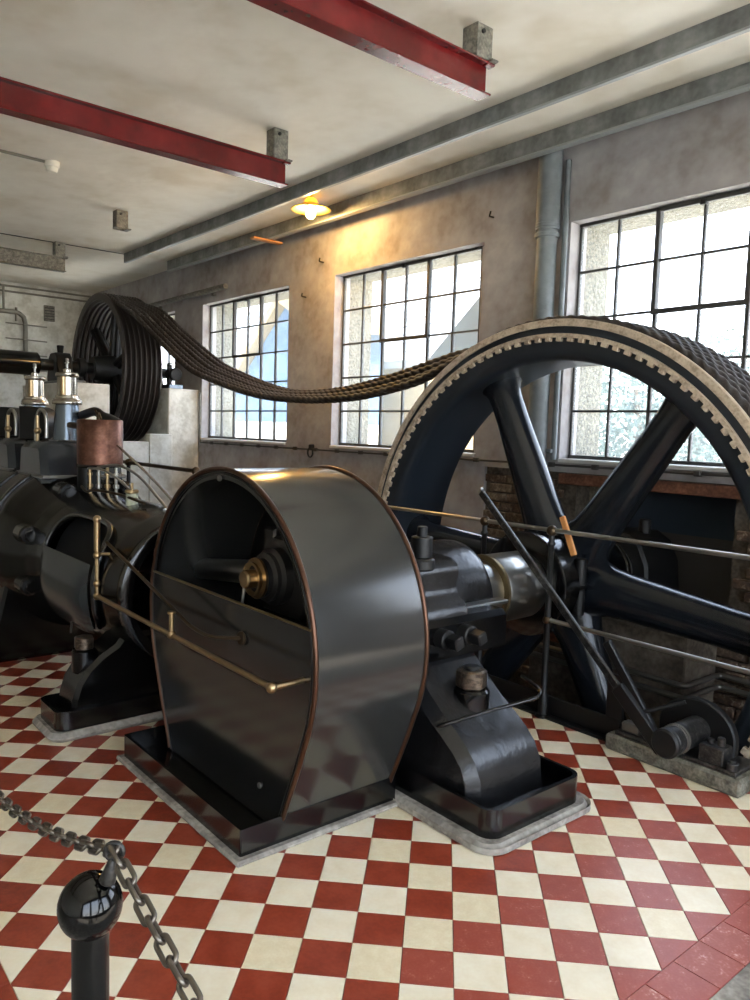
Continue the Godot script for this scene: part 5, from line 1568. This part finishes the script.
	for k in 5:
		part(span(Vector3(x + 0.028, 3.26 + k * 0.044, -4.11), Vector3(x + 0.036, 3.275 + k * 0.044, -3.96)), "louvre", M.frame_paint, pq)

func build_barrier() -> void:
	var places := [[-1.192, -0.422, "black ball-topped bollard in the foreground"], [-3.62, -0.44, "black ball-topped bollard beyond the left edge of the picture"], [0.75, -0.44, "black ball-topped bollard beside the viewer"]]
	var eye_at := []
	for q in places:
		var c := Vector3(q[0], 0, q[1])
		var b := thing("bollard", q[2], "bollard", c, "bollards of the chain barrier")
		var ps := Shape.new()
		ps.lathe([Vector2(0, 0), Vector2(0.075, 0), Vector2(0.08, 0.006), Vector2(0.08, 0.012), Vector2(0.04, 0.022), Vector2(0.0305, 0.04), Vector2(0.0295, 0.80), Vector2(0, 0.80)], 28, Transform3D(Basis.IDENTITY, c))
		part(ps, "post", M.black_gloss, b)
		var bl := Shape.new()
		bl.ball(c + Vector3(0, 0.843, 0), 0.051, 32, 1.04)
		part(bl, "ball", M.ball_black, b)
		var st := Vector3(0.024, 0.888, -0.018)
		var top := Vector3(0.035, 0.93, -0.026)
		part(rodded(c + st, c + top, 0.0135, 14, 0.002, 0.008), "eye_stem", M.worn_iron, b)
		var ring := []
		for k in 16: ring.append(c + top + Vector3(0.0, 0.012, 0) + Vector3(0.64, 0, -0.77) * (0.014 * cos(TAU * k / 16)) + Vector3(0, 0.014 * sin(TAU * k / 16), 0))
		var rs := Shape.new()
		rs.tube(ring, 0.0045, 6, true)
		part(rs, "eye", M.worn_iron, b)
		eye_at.append(c + top + Vector3(0, 0.014, 0))
	# chain link: a stadium of round wire lying in the local xz plane, long along x
	var wire := 0.0042
	var path := []
	for k in 10: path.append(Vector3(0.0135 + 0.0095 * sin(PI * k / 9), 0, 0.0095 * cos(PI * k / 9)))
	for k in 10: path.append(Vector3(-0.0135 - 0.0095 * sin(PI * k / 9), 0, -0.0095 * cos(PI * k / 9)))
	var ls := Shape.new()
	ls.tube(path, wire, 8, true)
	var link := ls.mesh()
	for k in 2:
		var a: Vector3 = eye_at[0]
		var b: Vector3 = eye_at[1 + k]
		var low: float = [0.70, 0.765][k]
		var label: String = ["steel barrier chain running left from the foreground bollard", "steel barrier chain hanging down right of the foreground bollard"][k]
		var ch := thing("barrier_chain", label, "chain", a, "chains of the barrier")
		# parabola through both eyes
		var pts := []
		for i in 401:
			var t := i / 400.0
			var q := a.lerp(b, t)
			q.y = lerpf(a.y, b.y, t) - (minf(a.y, b.y) - low) * 4.0 * t * (1.0 - t)
			pts.append(q)
		var pitch := 0.0375
		var acc := 0.0
		var nxt := 0.012
		var n := 0
		for i in 400:
			var l: float = pts[i].distance_to(pts[i + 1])
			while acc + l >= nxt:
				var q: Vector3 = pts[i].lerp(pts[i + 1], (nxt - acc) / l)
				var d: Vector3 = (pts[i + 1] - pts[i]).normalized()
				var side := d.cross(Vector3.UP).normalized()
				var bs := Basis(d, side.cross(d), side) if n % 2 else Basis(d, side, -side.cross(d))
				bs = bs.orthonormalized().rotated(d, 0.75)
				var o := MeshInstance3D.new()
				o.name = "link"
				o.mesh = link
				o.material_override = M.chain_steel
				o.transform = Transform3D(bs, q - a)
				ch.add_child(o, true)
				nxt += pitch; n += 1
			acc += l
